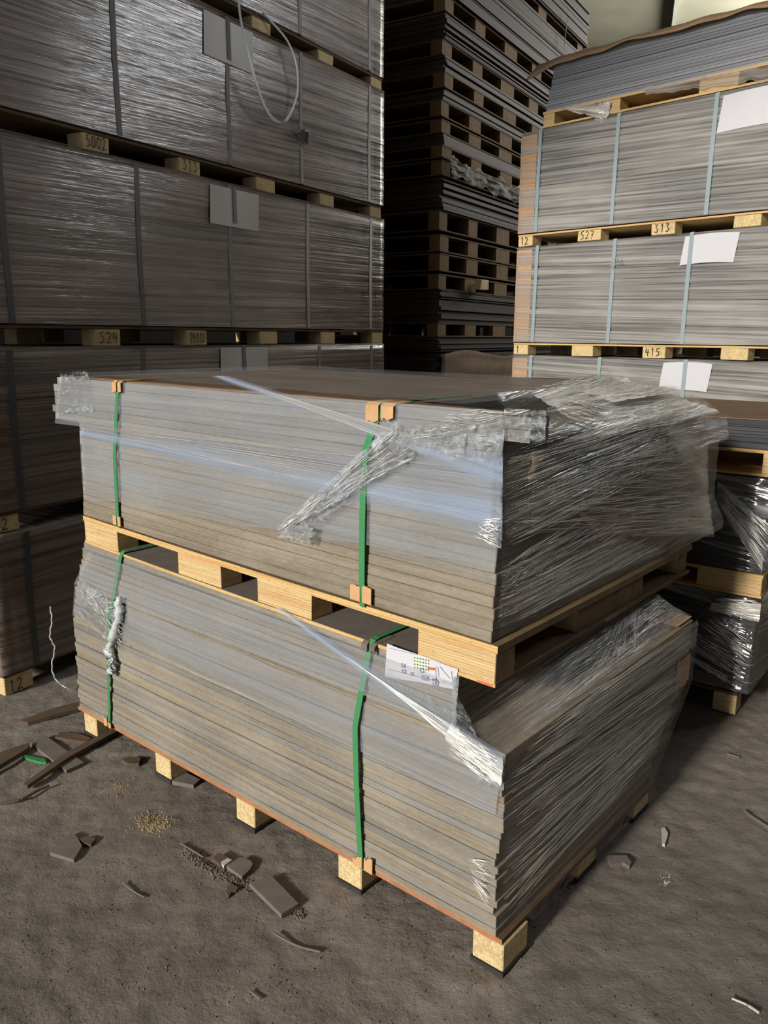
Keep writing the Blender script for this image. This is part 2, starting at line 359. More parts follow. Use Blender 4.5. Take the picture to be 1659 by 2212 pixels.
def write(text, P, right, up, h, w, lw, mat, name, parent, nrm):
    """handwriting as thin raised strokes on a surface"""
    mb = MB(); right = Vector(right); up = Vector(up); nrm = Vector(nrm); x = 0
    for ch in text:
        for st in DIG.get(ch, []):
            for (a, b) in zip(st[:-1], st[1:]):
                p = Vector(P) + right * (x + a[0] * w * .8) + up * a[1] * h; q = Vector(P) + right * (x + b[0] * w * .8) + up * b[1] * h
                d = (q - p).normalized(); s_ = d.cross(nrm) * lw / 2; bb = len(mb.v); p -= d * lw * .3; q += d * lw * .3
                for k in (0, .0006):
                    for c in (p - s_, q - s_, q + s_, p + s_): mb.v.append(tuple(c + nrm * k))
                for f in ((0, 1, 2, 3), (4, 5, 6, 7), (0, 1, 5, 4), (1, 2, 6, 5), (2, 3, 7, 6), (3, 0, 4, 7)): mb.face([bb + i for i in f])
        x += w
    return mb.build(name, mat, parent)
def patch(c, nu=24, nv=10, amp=.004, fr=9., off=(0, 0, 0), sag=None, name='stretch_film', mat=None, parent=None, rag=0., seed=0):
    """bilinear film patch: c = 4 corners (start-low, end-low, end-high, start-high); streaks run start -> end"""
    c = [Vector(p) for p in c]; n = ((c[1] - c[0]).cross(c[3] - c[0])).normalized()
    if n.length == 0: n = ((c[1] - c[0]).cross(c[2] - c[0])).normalized()
    L_ = ((c[1] - c[0]).length + (c[2] - c[3]).length) / 2; Wd = ((c[3] - c[0]).length + (c[2] - c[1]).length) / 2
    def fn(u, v):
        if rag: v = v + (v - .5) * rag * mn.noise(Vector((u * 11, seed + (v > .5) * 9, 0)))
        p = (c[0] * (1 - u) + c[1] * u) * (1 - v) + (c[3] * (1 - u) + c[2] * u) * v
        p = p + n * amp * mn.noise(Vector((u * L_ * fr * .35, v * Wd * fr * 2.2 + seed, seed * 3.1))) + Vector(off)
        if sag: p += Vector(sag) * (4 * u * (1 - u))
        return p
    return MB().grid(fn, nu, nv, lambda u, v: (u * L_ + seed, v * Wd)).build(name, mat, parent, smooth=True)
def pleats(c, n, parent, r=.0008, lo=.25, hi=.9, off=(0, 0, 0), wob=.003, cross=.12, seed=0, name='film_pleats', mat=None, bow=0.):
    """fine drawn-out folds of stretched film, fanning between two edges"""
    rnd = random.Random(seed * 7 + n); c = [Vector(p) for p in c]; mb = MB(); nn = ((c[1] - c[0]).cross(c[3] - c[0])).normalized(); off = Vector(off)
    for _ in range(n):
        v0 = rnd.random(); v1 = min(1, max(0, v0 + rnd.gauss(0, cross))); l = rnd.uniform(lo, hi); a = rnd.uniform(0, 1 - l); ph = rnd.uniform(0, 9); P = []
        for k in range(9):
            u = a + l * k / 8; v = v0 + (v1 - v0) * u
            p = (c[0] * (1 - u) + c[1] * u) * (1 - v) + (c[3] * (1 - u) + c[2] * u) * v
            P.append(p + off + nn * wob * math.sin(ph + u * 7) + (c[3] - c[0]).normalized() * (wob * .8 * math.sin(ph * 2 + u * 9) + bow * 4 * u * (1 - u)))
        rr = r * rnd.uniform(.5, 1.5)
        mb.tube(P, lambda s_: rr * max(.15, math.sin(math.pi * min(.97, max(.03, s_)))), 3)
    return mb.build(name, mat or M['pleat'], parent, smooth=True)
def shell(parent, mat, x0, x1, y0, y1, z0, z1, tilt=0., amp=.004, hem=.012, name='stretch_wrap', seed=0.):
    """wrapped skin of a bundle: four rounded sides and a top, ragged lower hem"""
    mb = MB(); r = .018; pts = []
    seg = lambda a, b, n: [(a[0] + (b[0] - a[0]) * i / n, a[1] + (b[1] - a[1]) * i / n) for i in range(n)]
    ring = [(x0 + r, y0), (x1 - r, y0), (x1, y0 + r), (x1, y1 - r), (x1 - r, y1), (x0 + r, y1), (x0, y1 - r), (x0, y0 + r)]
    for i in range(8):
        a = ring[i]; b = ring[(i + 1) % 8]; l = math.hypot(b[0] - a[0], b[1] - a[1]); pts += seg(a, b, max(1, int(l / .05)))
    n = len(pts); cum = [0]
    for i in range(n): a = pts[i]; b = pts[(i + 1) % n]; cum.append(cum[-1] + math.hypot(b[0] - a[0], b[1] - a[1]))
    cx_, cy_ = (x0 + x1) / 2, (y0 + y1) / 2; nz = 14
    for j in range(nz + 1):
        for i, p in enumerate(pts):
            z = z0 + (z1 - z0) * j / nz
            if j == 0: z += hem * mn.noise(Vector((cum[i] * 6, seed, 0))) - hem * .3
            k = amp * mn.noise(Vector((cum[i] * 1.3, z * 16 + cum[i] * tilt * 16, seed)))
            dx, dy = p[0] - cx_, p[1] - cy_; l = math.hypot(dx, dy)
            if 0 < j < nz: mb.v.append((p[0] + dx / l * k, p[1] + dy / l * k, z))
            else: mb.v.append((p[0], p[1], z))
    for j in range(nz):
        for i in range(n):
            i2 = (i + 1) % n; za = (z1 - z0) * j / nz; zb = (z1 - z0) * (j + 1) / nz
            mb.face([j * n + i, j * n + i2, (j + 1) * n + i2, (j + 1) * n + i],
                    [(cum[i] + seed, za + cum[i] * tilt), (cum[i + 1] + seed, za + cum[i + 1] * tilt), (cum[i + 1] + seed, zb + cum[i + 1] * tilt), (cum[i] + seed, zb + cum[i] * tilt)])
    b = nz * n; top = len(mb.v); mb.v.append((cx_, cy_, z1))
    for i in range(n): mb.face([b + i, b + (i + 1) % n, top], [pts[i], pts[(i + 1) % n], (cx_, cy_)])
    return mb.build(name, mat, parent, smooth=True)

# ------------------------------------------------------------------ FRONT STACK
F = Frame(onz(1085, 2108), 40.26)
TILT = [(0, -.013), (.1, -.0105), (.58, 0), (.73, .019), (.84, .019), (1.2, .009), (1.36, .004), (1.5, .004)]
def fwarp(v):
    z = v[2]; k = TILT[0][1]
    for (a, ka), (b, kb) in zip(TILT[:-1], TILT[1:]):
        if a <= z <= b: k = ka + (kb - ka) * (z - a) / (b - a)
    if z > 1.5: k = .004
    return Vector((v[0], v[1], z + k * max(0, -v[0])))
F.warp = fwarp
# lower pallet
pl = thing('wooden_pallet', 'low chipboard-block pallet standing on the floor under the nearest stack', 'pallet', F, (-.95, .55, 0))
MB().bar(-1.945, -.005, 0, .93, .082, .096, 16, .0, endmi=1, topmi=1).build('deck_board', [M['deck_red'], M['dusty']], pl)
for i, w in enumerate((.0, .456, .90, 1.34, 1.815)):
    for j, u in enumerate((.0, .43, .81)):
        if j and i in (1, 3): continue
        d = .012 if j else 0
        o = MB().box(-w - .088 - d * 2, -w - d * 2, u, u + .115, .008, .082).build('block', M['chip'], pl, bevel=.003)
        MB().box(-w - .092 - d * 2, -w + .003 - d * 2, u - .003, u + .118, -.008, .008).build('rubber_pad', M['pad'], o)
# fix sub-part parenting offsets handled by build(): pads are children of blocks
# lower bundle
lb = thing('board_bundle', 'lower bundle of grey fibreboards with green straps, resting on the floor pallet', 'boards', F, (-.95, .55, .096))
z = .097; i = 0; t = .0185
while z + t < .729:
    up = z > .572
    f_ = (z - .097) / .64
    left = -1.93 + random.uniform(-.006, .006)
    if f_ > .5: left += .14 * ((f_ - .5) / .5) ** 1.3
    right = -.155 if up else -.028 + random.choice((0, .004, -.004, .006)) + (.006 if .36 < z < .58 else 0)
    dep = .88 + .29 * min(1, (z - .09) / .27) if not up else 1.0
    yj = random.uniform(-.003, .003)
    kind = 'edge_brown' if random.random() < .45 else ('edge' if random.random() < .6 else 'edge_grey')
    tt = t if random.random() > .15 else t * 1.5
    MB().bar(left, right, yj, dep, z, z + tt - .0003, 10, 0, .0014).build('fibreboard', M[kind], lb, bevel=.0012)
    z += tt
zt = z
def strap_path(x_top, x_mid, x_bot, z0, z1, zm, back=.35, bow=.0, ft=0.):
    P = [(x_top, back, z1 + .004), (x_top, .02, z1 + .004), (x_top, .002, z1 + .002), (x_top, -.006 - ft, z1 - .006)]
    for k in range(1, 14):
        s_ = k / 14; zz = z1 + (z0 - z1) * s_; xm = x_top + (x_mid - x_top) * min(1, (z1 - zz) / (z1 - zm)) if zz > zm else x_mid + (x_bot - x_mid) * (zm - zz) / (zm - z0)
        P.append((xm, -.008 - ft - bow * math.sin(math.pi * s_), zz))
    P += [(x_bot, -.007 - ft, z0 + .004), (x_bot, .0, z0 - .004), (x_bot, .3, z0 - .006)]
    return P
MB().ribbon(strap_path(-1.548, -1.654, -1.706, .080, .742, .5, bow=.004), .017, (1, 0, 0)).build('strap', M['green'], lb)
MB().ribbon(strap_path(-.418, -.462, -.448, .080, .737, .50, bow=.010), .018, (1, 0, 0)).build('strap', M['green'], lb)
def guard(parent, x, z, w, h, up, y=-.012, slant=0., mat='card', split=True):
    """folded cardboard protector under a strap"""
    s_ = 1 if up else -1; mb = MB(); rg = [random.uniform(-.006, .006) for _ in range(7)]
    for k, (xa, xb) in enumerate(((x - w / 2, x - .004), (x + .004, x + w / 2)) if split else ((x - w / 2, x + w / 2),)):
        b = len(mb.v); n = 4
        for i in range(n + 1):
            xx = xa + (xb - xa) * i / n; hz = z - s_ * (h + rg[i] + slant * (xx - x))
            yo = y - .002 - .004 * abs(xx - x) / w
            for p in ((xx, yo, hz), (xx, yo, z - s_ * .003), (xx, y + .006, z + s_ * .003), (xx, .06, z + s_ * .004)): mb.v.append(p)
        for i in range(n):
            for q in range(3): a = b + i * 4 + q; mb.face([a, a + 1, a + 5, a + 4])
    o = mb.build('strap_protector', M[mat], parent)
    sm = o.modifiers.new('t', 'SOLIDIFY'); sm.thickness = .0025
    return o
guard(lb, -1.706, .088, .045, .03, False, slant=-.5); guard(lb, -.437, .088, .07, .035, False, slant=.3)
guard(lb, -.418, .731, .045, .016, True, mat='scrap')
# paper label
PL = lambda x, y: F.front(x, y, -.006)
def inv(v):  # undo the stack warp so the point lands where it is measured
    z = v[2]
    for _ in range(3): z = v[2] - (fwarp(Vector((v[0], v[1], z))).z - z)
    return Vector((v[0], v[1], z))
def ff(x, y, Y=-.006): return inv(F.front(x, y, Y))
def fs(x, y, X=.0): return inv(F.side(x, y, X))
a, b, c_, d_ = ff(831, 1461), ff(983, 1489), ff(990, 1445), ff(836, 1390)
lab = MB().grid(lambda u, v: (a.lerp(b, u)).lerp(d_.lerp(c_, u), v) + Vector((0, -.002 * math.sin(u * 9), 0)), 12, 4).build('paper_label', M['paper'], lb)
def on_label(px, py): return ff(px, py, -.0095)
rx = (on_label(983, 1489) - on_label(831, 1461)).normalized()
for tx, px, py, h, w, mt in (('56', 866, 1441, .0095, .0085, 'blue'), ('52', 867, 1453, .0085, .0085, 'blue'), ('n', 886, 1459, .011, .014, 'blue'), (':', 900, 1460, .012, .012, 'blue'),
                             ('138', 909, 1468, .012, .0085, 'blue'), ('x', 933, 1468, .006, .006, 'blue'), ('R', 939, 1479, .015, .009, 'blue')):
    write(tx, on_label(px, py), rx, (0, 0, 1), h, w, .0011, M[mt], 'handwriting', lab, (0, -1, 0))
write('o', on_label(935, 1483), rx, (0, 0, 1), .021, .021, .0011, M['blue'], 'handwriting', lab, (0, -1, 0))
write('o', on_label(907, 1453), rx, (0, 0, 1), .012, .015, .0011, M['blue'], 'handwriting', lab, (0, -1, 0))
mb = MB()
for k in range(5): p = on_label(924 + k * 3.4, 1446 + k * .5); mb.box(p.x - .0015, p.x + .0018, p.y, p.y + .001, p.z, p.z + .0055)
mb.build('printed_word', M['orange'], lab)
mb = MB()
for r_ in range(4):
    for k in range(6):
        p = on_label(893 + k * 6, 1422 + r_ * 7 + k * 1.2); mb.box(p.x - .002, p.x + .0025, p.y, p.y + .001, p.z, p.z + .003)
mb.build('printed_table', M['lime'], lab)
mb = MB()
for (p, q) in (((840, 1446), (975, 1480)), ((945, 1440), (948, 1462)), ((950, 1440), (972, 1466)), ((975, 1450), (978, 1480)), ((952, 1470), (976, 1476)), ((840, 1400), (900, 1414)), ((940, 1440), (943, 1476))):
    p = on_label(*p); q = on_label(*q); mb.ribbon([p, q], .001, (1, 0, 0) if abs(p.x - q.x) < abs(p.z - q.z) else (0, 0, 1), .0006)
mb.build('printed_lines', M['grey_print'], lab)

# upper pallet (plywood)
pu = thing('wooden_pallet', 'tan plywood pallet with wide laminated blocks between the two nearest board bundles', 'pallet', F, (-.95, .55, .732))
MB().bar(-1.79, -.047, -.004, 1.19, .810, .828, 16, .004, .0, topmi=1, endmi=1).build('deck_board', [M['deck'], M['shade_grime']], pu)
MB().bar(-1.79, -.050, -.004, .16, .729, .738, 16, .004, topmi=1).build('bottom_board', [M['deck'], M['scrap']], pu)
MB().bar(-1.79, -.050, .56, .70, .729, .738, 8, .004, topmi=1).build('bottom_board', [M['deck'], M['scrap']], pu)
MB().bar(-1.79, -.050, 1.05, 1.19, .729, .738, 8, .004, topmi=1).build('bottom_board', [M['deck'], M['scrap']], pu)
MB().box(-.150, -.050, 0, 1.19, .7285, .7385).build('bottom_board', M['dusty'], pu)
BX = ((-1.788, -1.575), (-1.231, -1.018), (-.854, -.633), (-.272, -.050))
for i, (x0, x1) in enumerate(BX):
    for (y0, y1) in ((-.002, .080), (.41, .83) if i == 3 else (.5, .7), (1.12, 1.19)):
        MB().box(x0, x1 - (.001 if y0 < 0 else .012), y0, y1, .738 - .003, .811, jit=.001, sidemi=1 if i == 3 else None).build('block', [M['ply'], M['shade_grime']], pu, bevel=.0015)
p = ff(1030, 1470, -.0045); q = ff(1064, 1482, -.0045)
MB().ribbon([p, (p + q) / 2, q], .006, (0, 0, 1), .0006).build('paint_mark', M['redpaint'], pu)
# upper bundle
ub = thing('board_bundle', 'upper bundle of thick grey boards with green straps, on the plywood pallet', 'boards', F, (-.95, .6, .83))
z = .830; t = .0268; k = 0
while z + t < 1.365:
    top = z > 1.275
    left = -1.785 + .012 * k / 12 + random.uniform(-.004, .004) if z < 1.175 else (-1.945 if z < 1.22 else -1.93 if z < 1.30 else -1.905) + random.uniform(-.005, .005)
    right = (-.066 + (.008 if k > 8 else .002 * (k % 3)) if not top else -.34)
    dep = 1.40 if z < .96 else 1.28 if z < 1.22 else 1.16
    yj = random.uniform(-.003, .002)
    kind = 'edge_brown' if z < .95 and random.random() < .8 else ('edge' if random.random() < .5 else 'edge_grey')
    if not top:
        MB().bar(left, right, yj, dep, z, z + t - .0003, 10, 0, .001).build('fibreboard', M[kind], ub, bevel=.002)
    else:
        MB().bar(left, .008, yj, .075, z, z + t - .0012, 10, 0, .001).build('fibreboard', M[kind], ub)
        MB().bar(left, right, .077, dep, z, z + t - .0012, 10, 0, .001).build('fibreboard', M[kind], ub)
    z += t; k += 1
ZT = z
MB().grid(lambda u, v: (-1.80 + (1.80 - .34 * ss(.05, .08, v)) * u, .004 + 1.09 * v, ZT + .002 + .006 * abs(mn.noise(Vector((u * 5, v * 2.2, 1)))) + .012 * ss(.62, .8, u) * ss(.2, .9, v)), 60, 24, lambda u, v: (u, v)).build('cardboard_cover', M['card_dark'], ub, smooth=True).modifiers.new('t', 'SOLIDIFY').thickness = .003
# side cardboard under the film
def cside(u, v):
    zl = 1.18 - .24 * ss(0, .45, u); zh = 1.275 - .03 * ss(.1, .3, u); z_ = zl + (zh - zl) * v
    y = .10 + (1.10 + .08 * (1 - v)) * u
    return Vector((-.045 - .13 * ss(1.25, 1.365, z_) + .012 * mn.noise(Vector((u * 4, v * 3, 2))) + .02 * u * (1 - abs(2 * v - 1)) * .6, y, z_))
MB().grid(cside, 30, 12).build('cardboard_cover', M['card_dark'], ub, smooth=True).modifiers.new('t', 'SOLIDIFY').thickness = .003
MB().ribbon(strap_path(-1.496, -1.541, -1.551, .826, ZT, 1.08, bow=.003, ft=.002), .017, (1, 0, 0)).build('strap', M['green'], ub)
MB().ribbon(strap_path(-.385, -.434, -.445, .822, ZT, 1.22, bow=.006, ft=.002), .019, (1, 0, 0)).build('strap', M['green'], ub)
guard(ub, -1.496, ZT, .05, .035, True); guard(ub, -.385, ZT, .085, .036, True, slant=-.2)
guard(ub, -1.551, .834, .045, .038, False); guard(ub, -.445, .834, .07, .042, False, slant=.1)
# --- film on the upper bundle
FY = -.010
def fpatch(pts, Y=FY, **k): return patch([ff(x, y, Y) for x, y in pts], **k)
def spatch(pts, X=-.02, **k): return patch([fs(x, y, X) for x, y in pts], **k)
fpatch([(118, 914), (1085, 1030), (1086, 888), (128, 815)], nu=60, nv=16, amp=.003, mat=M['film'], parent=ub, seed=1)
fpatch([(180, 1075), (1072, 1225), (1085, 1030), (172, 936)], nu=60, nv=16, amp=.003, mat=M['film'], parent=ub, seed=18, rag=.1)
fpatch([(172, 945), (1085, 1170), (1086, 1010), (176, 918)], Y=-.014, nu=60, nv=16, amp=.003, mat=M['film_band'], parent=ub, seed=2, rag=.2)
fpatch([(452, 812), (1086, 1056), (1086, 985), (500, 812)], Y=-.018, nu=60, nv=10, amp=.002, mat=M['film_band'], parent=ub, seed=3)
fpatch([(610, 1152), (880, 975), (845, 915), (598, 1144)][:1] + [(900, 985), (860, 905), (594, 1140)], Y=-.024, nu=50, nv=16, amp=.010, fr=26, mat=M['film_cr'], parent=ub, seed=4, rag=.25)
fpatch([(660, 1165), (905, 985), (880, 940), (625, 1150)], Y=-.022, nu=50, nv=14, amp=.009, fr=26, mat=M['film_cr'], parent=ub, seed=5, rag=.2)
fpatch([(860, 990), (1085, 1010), (1175, 880), (850, 915)][:1] + [(1083, 1010), (1090, 890), (880, 905)], Y=-.020, nu=50, nv=16, amp=.008, fr=22, mat=M['film_cr'], parent=ub, seed=6, rag=.1)
fpatch([(600, 1160), (672, 1172), (680, 1140), (618, 1128)], Y=-.032, nu=24, nv=12, amp=.022, fr=40, mat=M['film_cr2'], parent=ub, seed=7, rag=.3)
fpatch([(1086, 950), (1178, 958), (1180, 884), (1090, 880)], Y=-.014, nu=20, nv=16, amp=.006, fr=26, mat=M['film_cr'], parent=ub, seed=10)
fpatch([(1060, 1180), (1084, 1200), (1087, 940), (1060, 960)], Y=-.016, nu=12, nv=50, amp=.006, fr=30, mat=M['film_cr'], parent=ub, seed=8, rag=.2)
fpatch([(120, 900), (200, 890), (190, 800), (130, 805)], Y=-.012, nu=20, nv=16, amp=.008, fr=20, mat=M['film_cr'], parent=ub, seed=9, rag=.1)
MB().ribbon([ff(300, 1092, -.014), ff(450, 1108, -.012), ff(600, 1135, -.016), ff(680, 1158, -.012), ff(790, 1210, -.012)], .006, (0, 0, 1), .0008).build('stretch_film', M['film_bright'], ub)
# right-hand side of the upper bundle
def sidegrid(lo, hi, X0, bulge, y0, y1f, **k): pass
def skin(u, v):
    z_ = .845 + (1.372 - .845) * v
    yf = 1.425 if z_ < .88 else 1.425 + (1.30 - 1.425) * min(1, (z_ - .88) / .1)
    if z_ > 1.22: yf = 1.30 - .20 * ((z_ - 1.22) / .15)
    y0 = .0 if z_ < 1.275 else .078
    bul = .05 * math.sin(math.pi * u) ** 2 * math.sin(math.pi * min(1, max(0, (v - .2) / .8)))
    return Vector((-.048 - .12 * ss(1.28, 1.372, z_) * (1 - ss(.05, .0, u)) + bul * .4 + .02 * u + .004 * mn.noise(Vector((u * 7, v * 22 - u * 8, 5))), y0 + (yf - y0) * u, z_))
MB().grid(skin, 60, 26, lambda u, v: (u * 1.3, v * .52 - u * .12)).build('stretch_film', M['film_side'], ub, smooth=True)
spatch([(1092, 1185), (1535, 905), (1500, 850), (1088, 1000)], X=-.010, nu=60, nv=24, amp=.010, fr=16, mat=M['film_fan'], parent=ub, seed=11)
rampc = [(.004, .36, 1.255), (.004, 1.235, 1.262), (-.36, 1.17, 1.375), (-.34, .60, 1.340)]
patch(rampc, 60, 50, .012, 16, mat=M['film_white'], parent=ub, seed=12)
pleats(rampc, 330, ub, .0014, .3, .95, off=(0, -.004, .008), wob=.006, seed=1, mat=M['pleat_w'])
patch([(-.035, .15, 1.12), (.006, 1.27, 1.17), (.006, 1.24, 1.27), (-.05, .36, 1.262)], 60, 24, .010, 16, mat=M['film_fan'], parent=ub, seed=19)
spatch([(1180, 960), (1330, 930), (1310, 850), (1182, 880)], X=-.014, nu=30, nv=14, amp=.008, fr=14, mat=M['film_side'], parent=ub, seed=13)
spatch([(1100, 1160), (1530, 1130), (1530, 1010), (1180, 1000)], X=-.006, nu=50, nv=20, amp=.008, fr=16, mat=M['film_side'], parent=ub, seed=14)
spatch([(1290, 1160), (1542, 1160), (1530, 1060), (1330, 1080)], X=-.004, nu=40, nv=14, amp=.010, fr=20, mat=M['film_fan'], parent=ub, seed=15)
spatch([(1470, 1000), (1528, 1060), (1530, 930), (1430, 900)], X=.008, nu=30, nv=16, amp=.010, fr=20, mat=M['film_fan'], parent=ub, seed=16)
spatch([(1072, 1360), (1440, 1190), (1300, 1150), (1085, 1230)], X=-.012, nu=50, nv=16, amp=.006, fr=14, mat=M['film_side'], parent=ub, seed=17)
pleats([fs(x, y, -.006) for x, y in [(1090, 1190), (1528, 960), (1500, 870), (1088, 990)]], 240, ub, .0009, .3, .95, wob=.004, seed=2)
pleats([fs(x, y, .004) for x, y in [(1130, 1150), (1530, 1130), (1530, 940), (1330, 985)]], 170, ub, .0008, .12, .6, wob=.005, seed=3, cross=.2)
pleats([fs(x, y, -.004) for x, y in [(1072, 1370), (1450, 1165), (1290, 1090), (1085, 1220)]], 170, ub, .0006, .12, .8, wob=.003, seed=4, cross=.1)
pleats([fs(x, y, .006) for x, y in [(1310, 1165), (1540, 1150), (1534, 1060), (1340, 1080)]], 80, ub, .0012, .2, .7, wob=.004, seed=5)
pleats([fs(x, y, -.008) for x, y in [(1185, 900), (1300, 945), (1330, 880), (1190, 862)]], 60, ub, .0008, .2, .8, wob=.003, seed=6)
pleats([ff(x, y, -.018) for x, y in [(176, 930), (1085, 1140), (1086, 1000), (176, 918)]], 70, ub, .0005, .2, .7, wob=.001, seed=14, cross=.05)
pleats([ff(x, y, -.022) for x, y in [(500, 822), (1086, 1050), (1086, 1000), (470, 812)]], 40, ub, .0005, .3, .9, wob=.001, seed=15, cross=.05)
pleats([ff(x, y, -.020) for x, y in [(1020, 1160), (1085, 1185), (1087, 1120), (1040, 1120)]], 40, ub, .0008, .3, .9, wob=.002, seed=16, cross=.3, mat=M['pleat_w'])
pleats([ff(x, y, -.020) for x, y in [(870, 960), (1085, 960), (1150, 885), (960, 885)]], 90, ub, .0006, .05, .2, wob=.004, seed=17, cross=.9, mat=M['pleat_w'])
pleats([ff(x, y, -.030) for x, y in [(610, 1150), (900, 985), (860, 920), (594, 1144)]], 170, ub, .0007, .03, .15, wob=.004, seed=18, cross=.9, mat=M['pleat_w'])
# film folded over the top at the far right
def topf(u, v):
    return Vector((-.40 + .28 * u, .80 + .40 * v - .16 * u * (1 - v), ZT + .004 + .008 * v - .02 * u * u + .006 * mn.noise(Vector((u * 4, v * 16, 3)))))
MB().grid(topf, 40, 24, lambda u, v: (v * .5, u * .4)).build('stretch_film', M['film_white'], ub, smooth=True)
pleats([(-.14, .58, ZT - .01), (-.12, 1.20, ZT + .0), (-.38, 1.18, ZT + .016), (-.40, .82, ZT + .010)], 130, ub, .0014, .3, .95, wob=.004, seed=41, mat=M['pleat_w'])
MB().grid(lambda u, v: Vector((-1.86 + 1.7 * u, .01 + 1.1 * v, ZT + .016 + .004 * mn.noise(Vector((u * 14, v * 5, 8))))), 50, 12, lambda u, v: (u * 1.8, v)).build('stretch_film', M['film'], ub, smooth=True)
# --- film on the lower bundle
fpatch([(160, 1262), (983, 1578), (988, 1478), (190, 1192)], Y=-.016, nu=50, nv=20, amp=.003, mat=M['film'], parent=lb, seed=20)
fpatch([(158, 1330), (1070, 1760), (1086, 1640), (160, 1264)], Y=-.008, nu=50, nv=14, amp=.003, mat=M['film'], parent=lb, seed=27, rag=.1)
fpatch([(168, 1328), (262, 1420), (250, 1300), (178, 1248)], Y=-.014, nu=30, nv=20, amp=.010, fr=24, mat=M['film_cr'], parent=lb, seed=21, rag=.1)
tw = [ff(x, y, -.022) for x, y in ((256, 1290), (258, 1330), (245, 1370), (236, 1400), (236, 1420), (246, 1438), (240, 1452))]
mb = MB().tube([tw[i // 6].lerp(tw[min(6, i // 6 + 1)], (i % 6) / 6) + Vector((.004 * math.sin(i * 2.1), .003 * math.cos(i * 1.7), 0)) for i in range(37)], lambda s_: .008 + .007 * abs(math.sin(s_ * 14)) + .004 * random.random(), 8)
pass
mb.build('film_tail', M['tail'], lb, smooth=True)
fpatch([(590, 1312), (1085, 1680), (1088, 1625), (610, 1312)], Y=-.016, nu=60, nv=10, amp=.003, mat=M['film_band'], parent=lb, seed=22)
fpatch([(840, 1500), (1086, 1700), (990, 1500), (800, 1440)], Y=-.012, nu=50, nv=14, amp=.006, fr=16, mat=M['film_cr'], parent=lb, seed=23)
fpatch([(960, 1600), (1080, 1700), (1087, 1640), (975, 1560)], Y=-.020, nu=30, nv=12, amp=.008, fr=22, mat=M['film_bright'], parent=lb, seed=24, rag=.2)
fpatch([(975, 1580), (983, 1585), (992, 1460), (978, 1462)], Y=-.012, nu=6, nv=40, amp=.006, fr=30, mat=M['film_cr2'], parent=lb, seed=25)
fpatch([(1030, 1700), (1080, 1712), (1087, 1645), (1040, 1640)], Y=-.012, nu=16, nv=24, amp=.005, fr=22, mat=M['film_cr'], parent=lb, seed=26)
# sheet bridging the step: from the upper boards' end down to the edge of the lower ones
e0 = Vector((-.022, .0, .580)); e1 = Vector((-.012, 1.17, .590)); g0 = Vector((-.150, .01, .63)); g1 = Vector((-.145, 1.02, .735))
MB().grid(lambda u, v: (e0.lerp(e1, u)).lerp(g0.lerp(g1, u), v) + Vector((0, 0, -.018 * math.sin(math.pi * v) + .003 * mn.noise(Vector((u * 5, v * 14, 2))))), 50, 16,
          lambda u, v: (u * 1.1 - v * .1, v * .3)).build('stretch_film', M['film_fan'], lb, smooth=True)
def skin2(u, v):
    z_ = .12 - .045 * ss(.08, .16, u) + (.582 - (.12 - .045 * ss(.08, .16, u))) * v; yf = .885 + .295 * max(0, min(1, (z_ - .09) / .27))
    zz = z_ - .03 * u * (1 - v) * 0
    return Vector((-.014 + .012 * u + .018 * (1 - ss(0, .08, v)) * ss(.05, .12, u) + .004 * mn.noise(Vector((u * 7, v * 20 - u * 9, 15))), yf * u, zz))
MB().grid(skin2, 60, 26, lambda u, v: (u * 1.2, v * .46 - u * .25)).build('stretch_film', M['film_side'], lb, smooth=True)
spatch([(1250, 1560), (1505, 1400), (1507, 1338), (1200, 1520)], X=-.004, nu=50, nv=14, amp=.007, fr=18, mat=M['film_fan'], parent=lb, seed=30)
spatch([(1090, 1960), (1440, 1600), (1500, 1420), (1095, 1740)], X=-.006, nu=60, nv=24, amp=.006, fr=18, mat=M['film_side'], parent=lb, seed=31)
pleats([fs(x, y, .0) for x, y in [(1085, 1990), (1440, 1600), (1495, 1430), (1092, 1680)]], 300, lb, .0008, .1, .7, wob=.003, seed=21, cross=.08)
pleats([fs(x, y, .0) for x, y in [(1090, 1700), (1500, 1400), (1505, 1345), (1150, 1590)]], 140, lb, .0008, .15, .7, wob=.003, seed=22, cross=.1)
pleats([e0 + Vector((0, .04, .004)), e1 - Vector((0, .25, 0)), g1, g0 + Vector((0, .1, .02))], 120, lb, .0006, .15, .6, off=(0, 0, .002), wob=.004, seed=23, cross=.15)
pleats([e0 + Vector((0, .30, .004)), g0 + Vector((0, .95, .09)), g1, e0 + Vector((0, .75, .01))], 60, lb, .0006, .3, .95, wob=.004, seed=24, cross=.15)
pleats([ff(x, y, -.020) for x, y in [(840, 1480), (1080, 1695), (1088, 1640), (720, 1400)]], 110, lb, .0006, .08, .5, wob=.002, seed=25, cross=.08, mat=M['pleat_w'])
pleats([ff(x, y, -.024) for x, y in [(960, 1620), (1080, 1710), (1087, 1645), (985, 1575)]], 120, lb, .0008, .15, .6, wob=.002, seed=26, cross=.2, mat=M['pleat_w'])
pleats([ff(x, y, -.014) for x, y in [(1010, 1900), (1062, 1970), (1065, 1860), (1010, 1850)]], 40, lb, .0006, .2, .8, wob=.001, seed=27, cross=.2, mat=M['pleat_w'])
pleats([ff(x, y, -.022) for x, y in [(170, 1260), (270, 1300), (272, 1400), (200, 1330)]], 60, lb, .0008, .05, .25, wob=.004, seed=28, cross=.9, mat=M['pleat_w'])
MB().grid(lambda u, v: Vector((-.012, 1.05 + .12 * u, .36 + .10 * v + .02 * mn.noise(Vector((u * 5, v * 5, 4))))), 8, 6).build('cardboard_corner', M['card'], lb)
MB().grid(lambda u, v: Vector((-.13 + .11 * u, 1.04 + .13 * v, .588)), 4, 4).build('cardboard_corner', M['card'], lb)

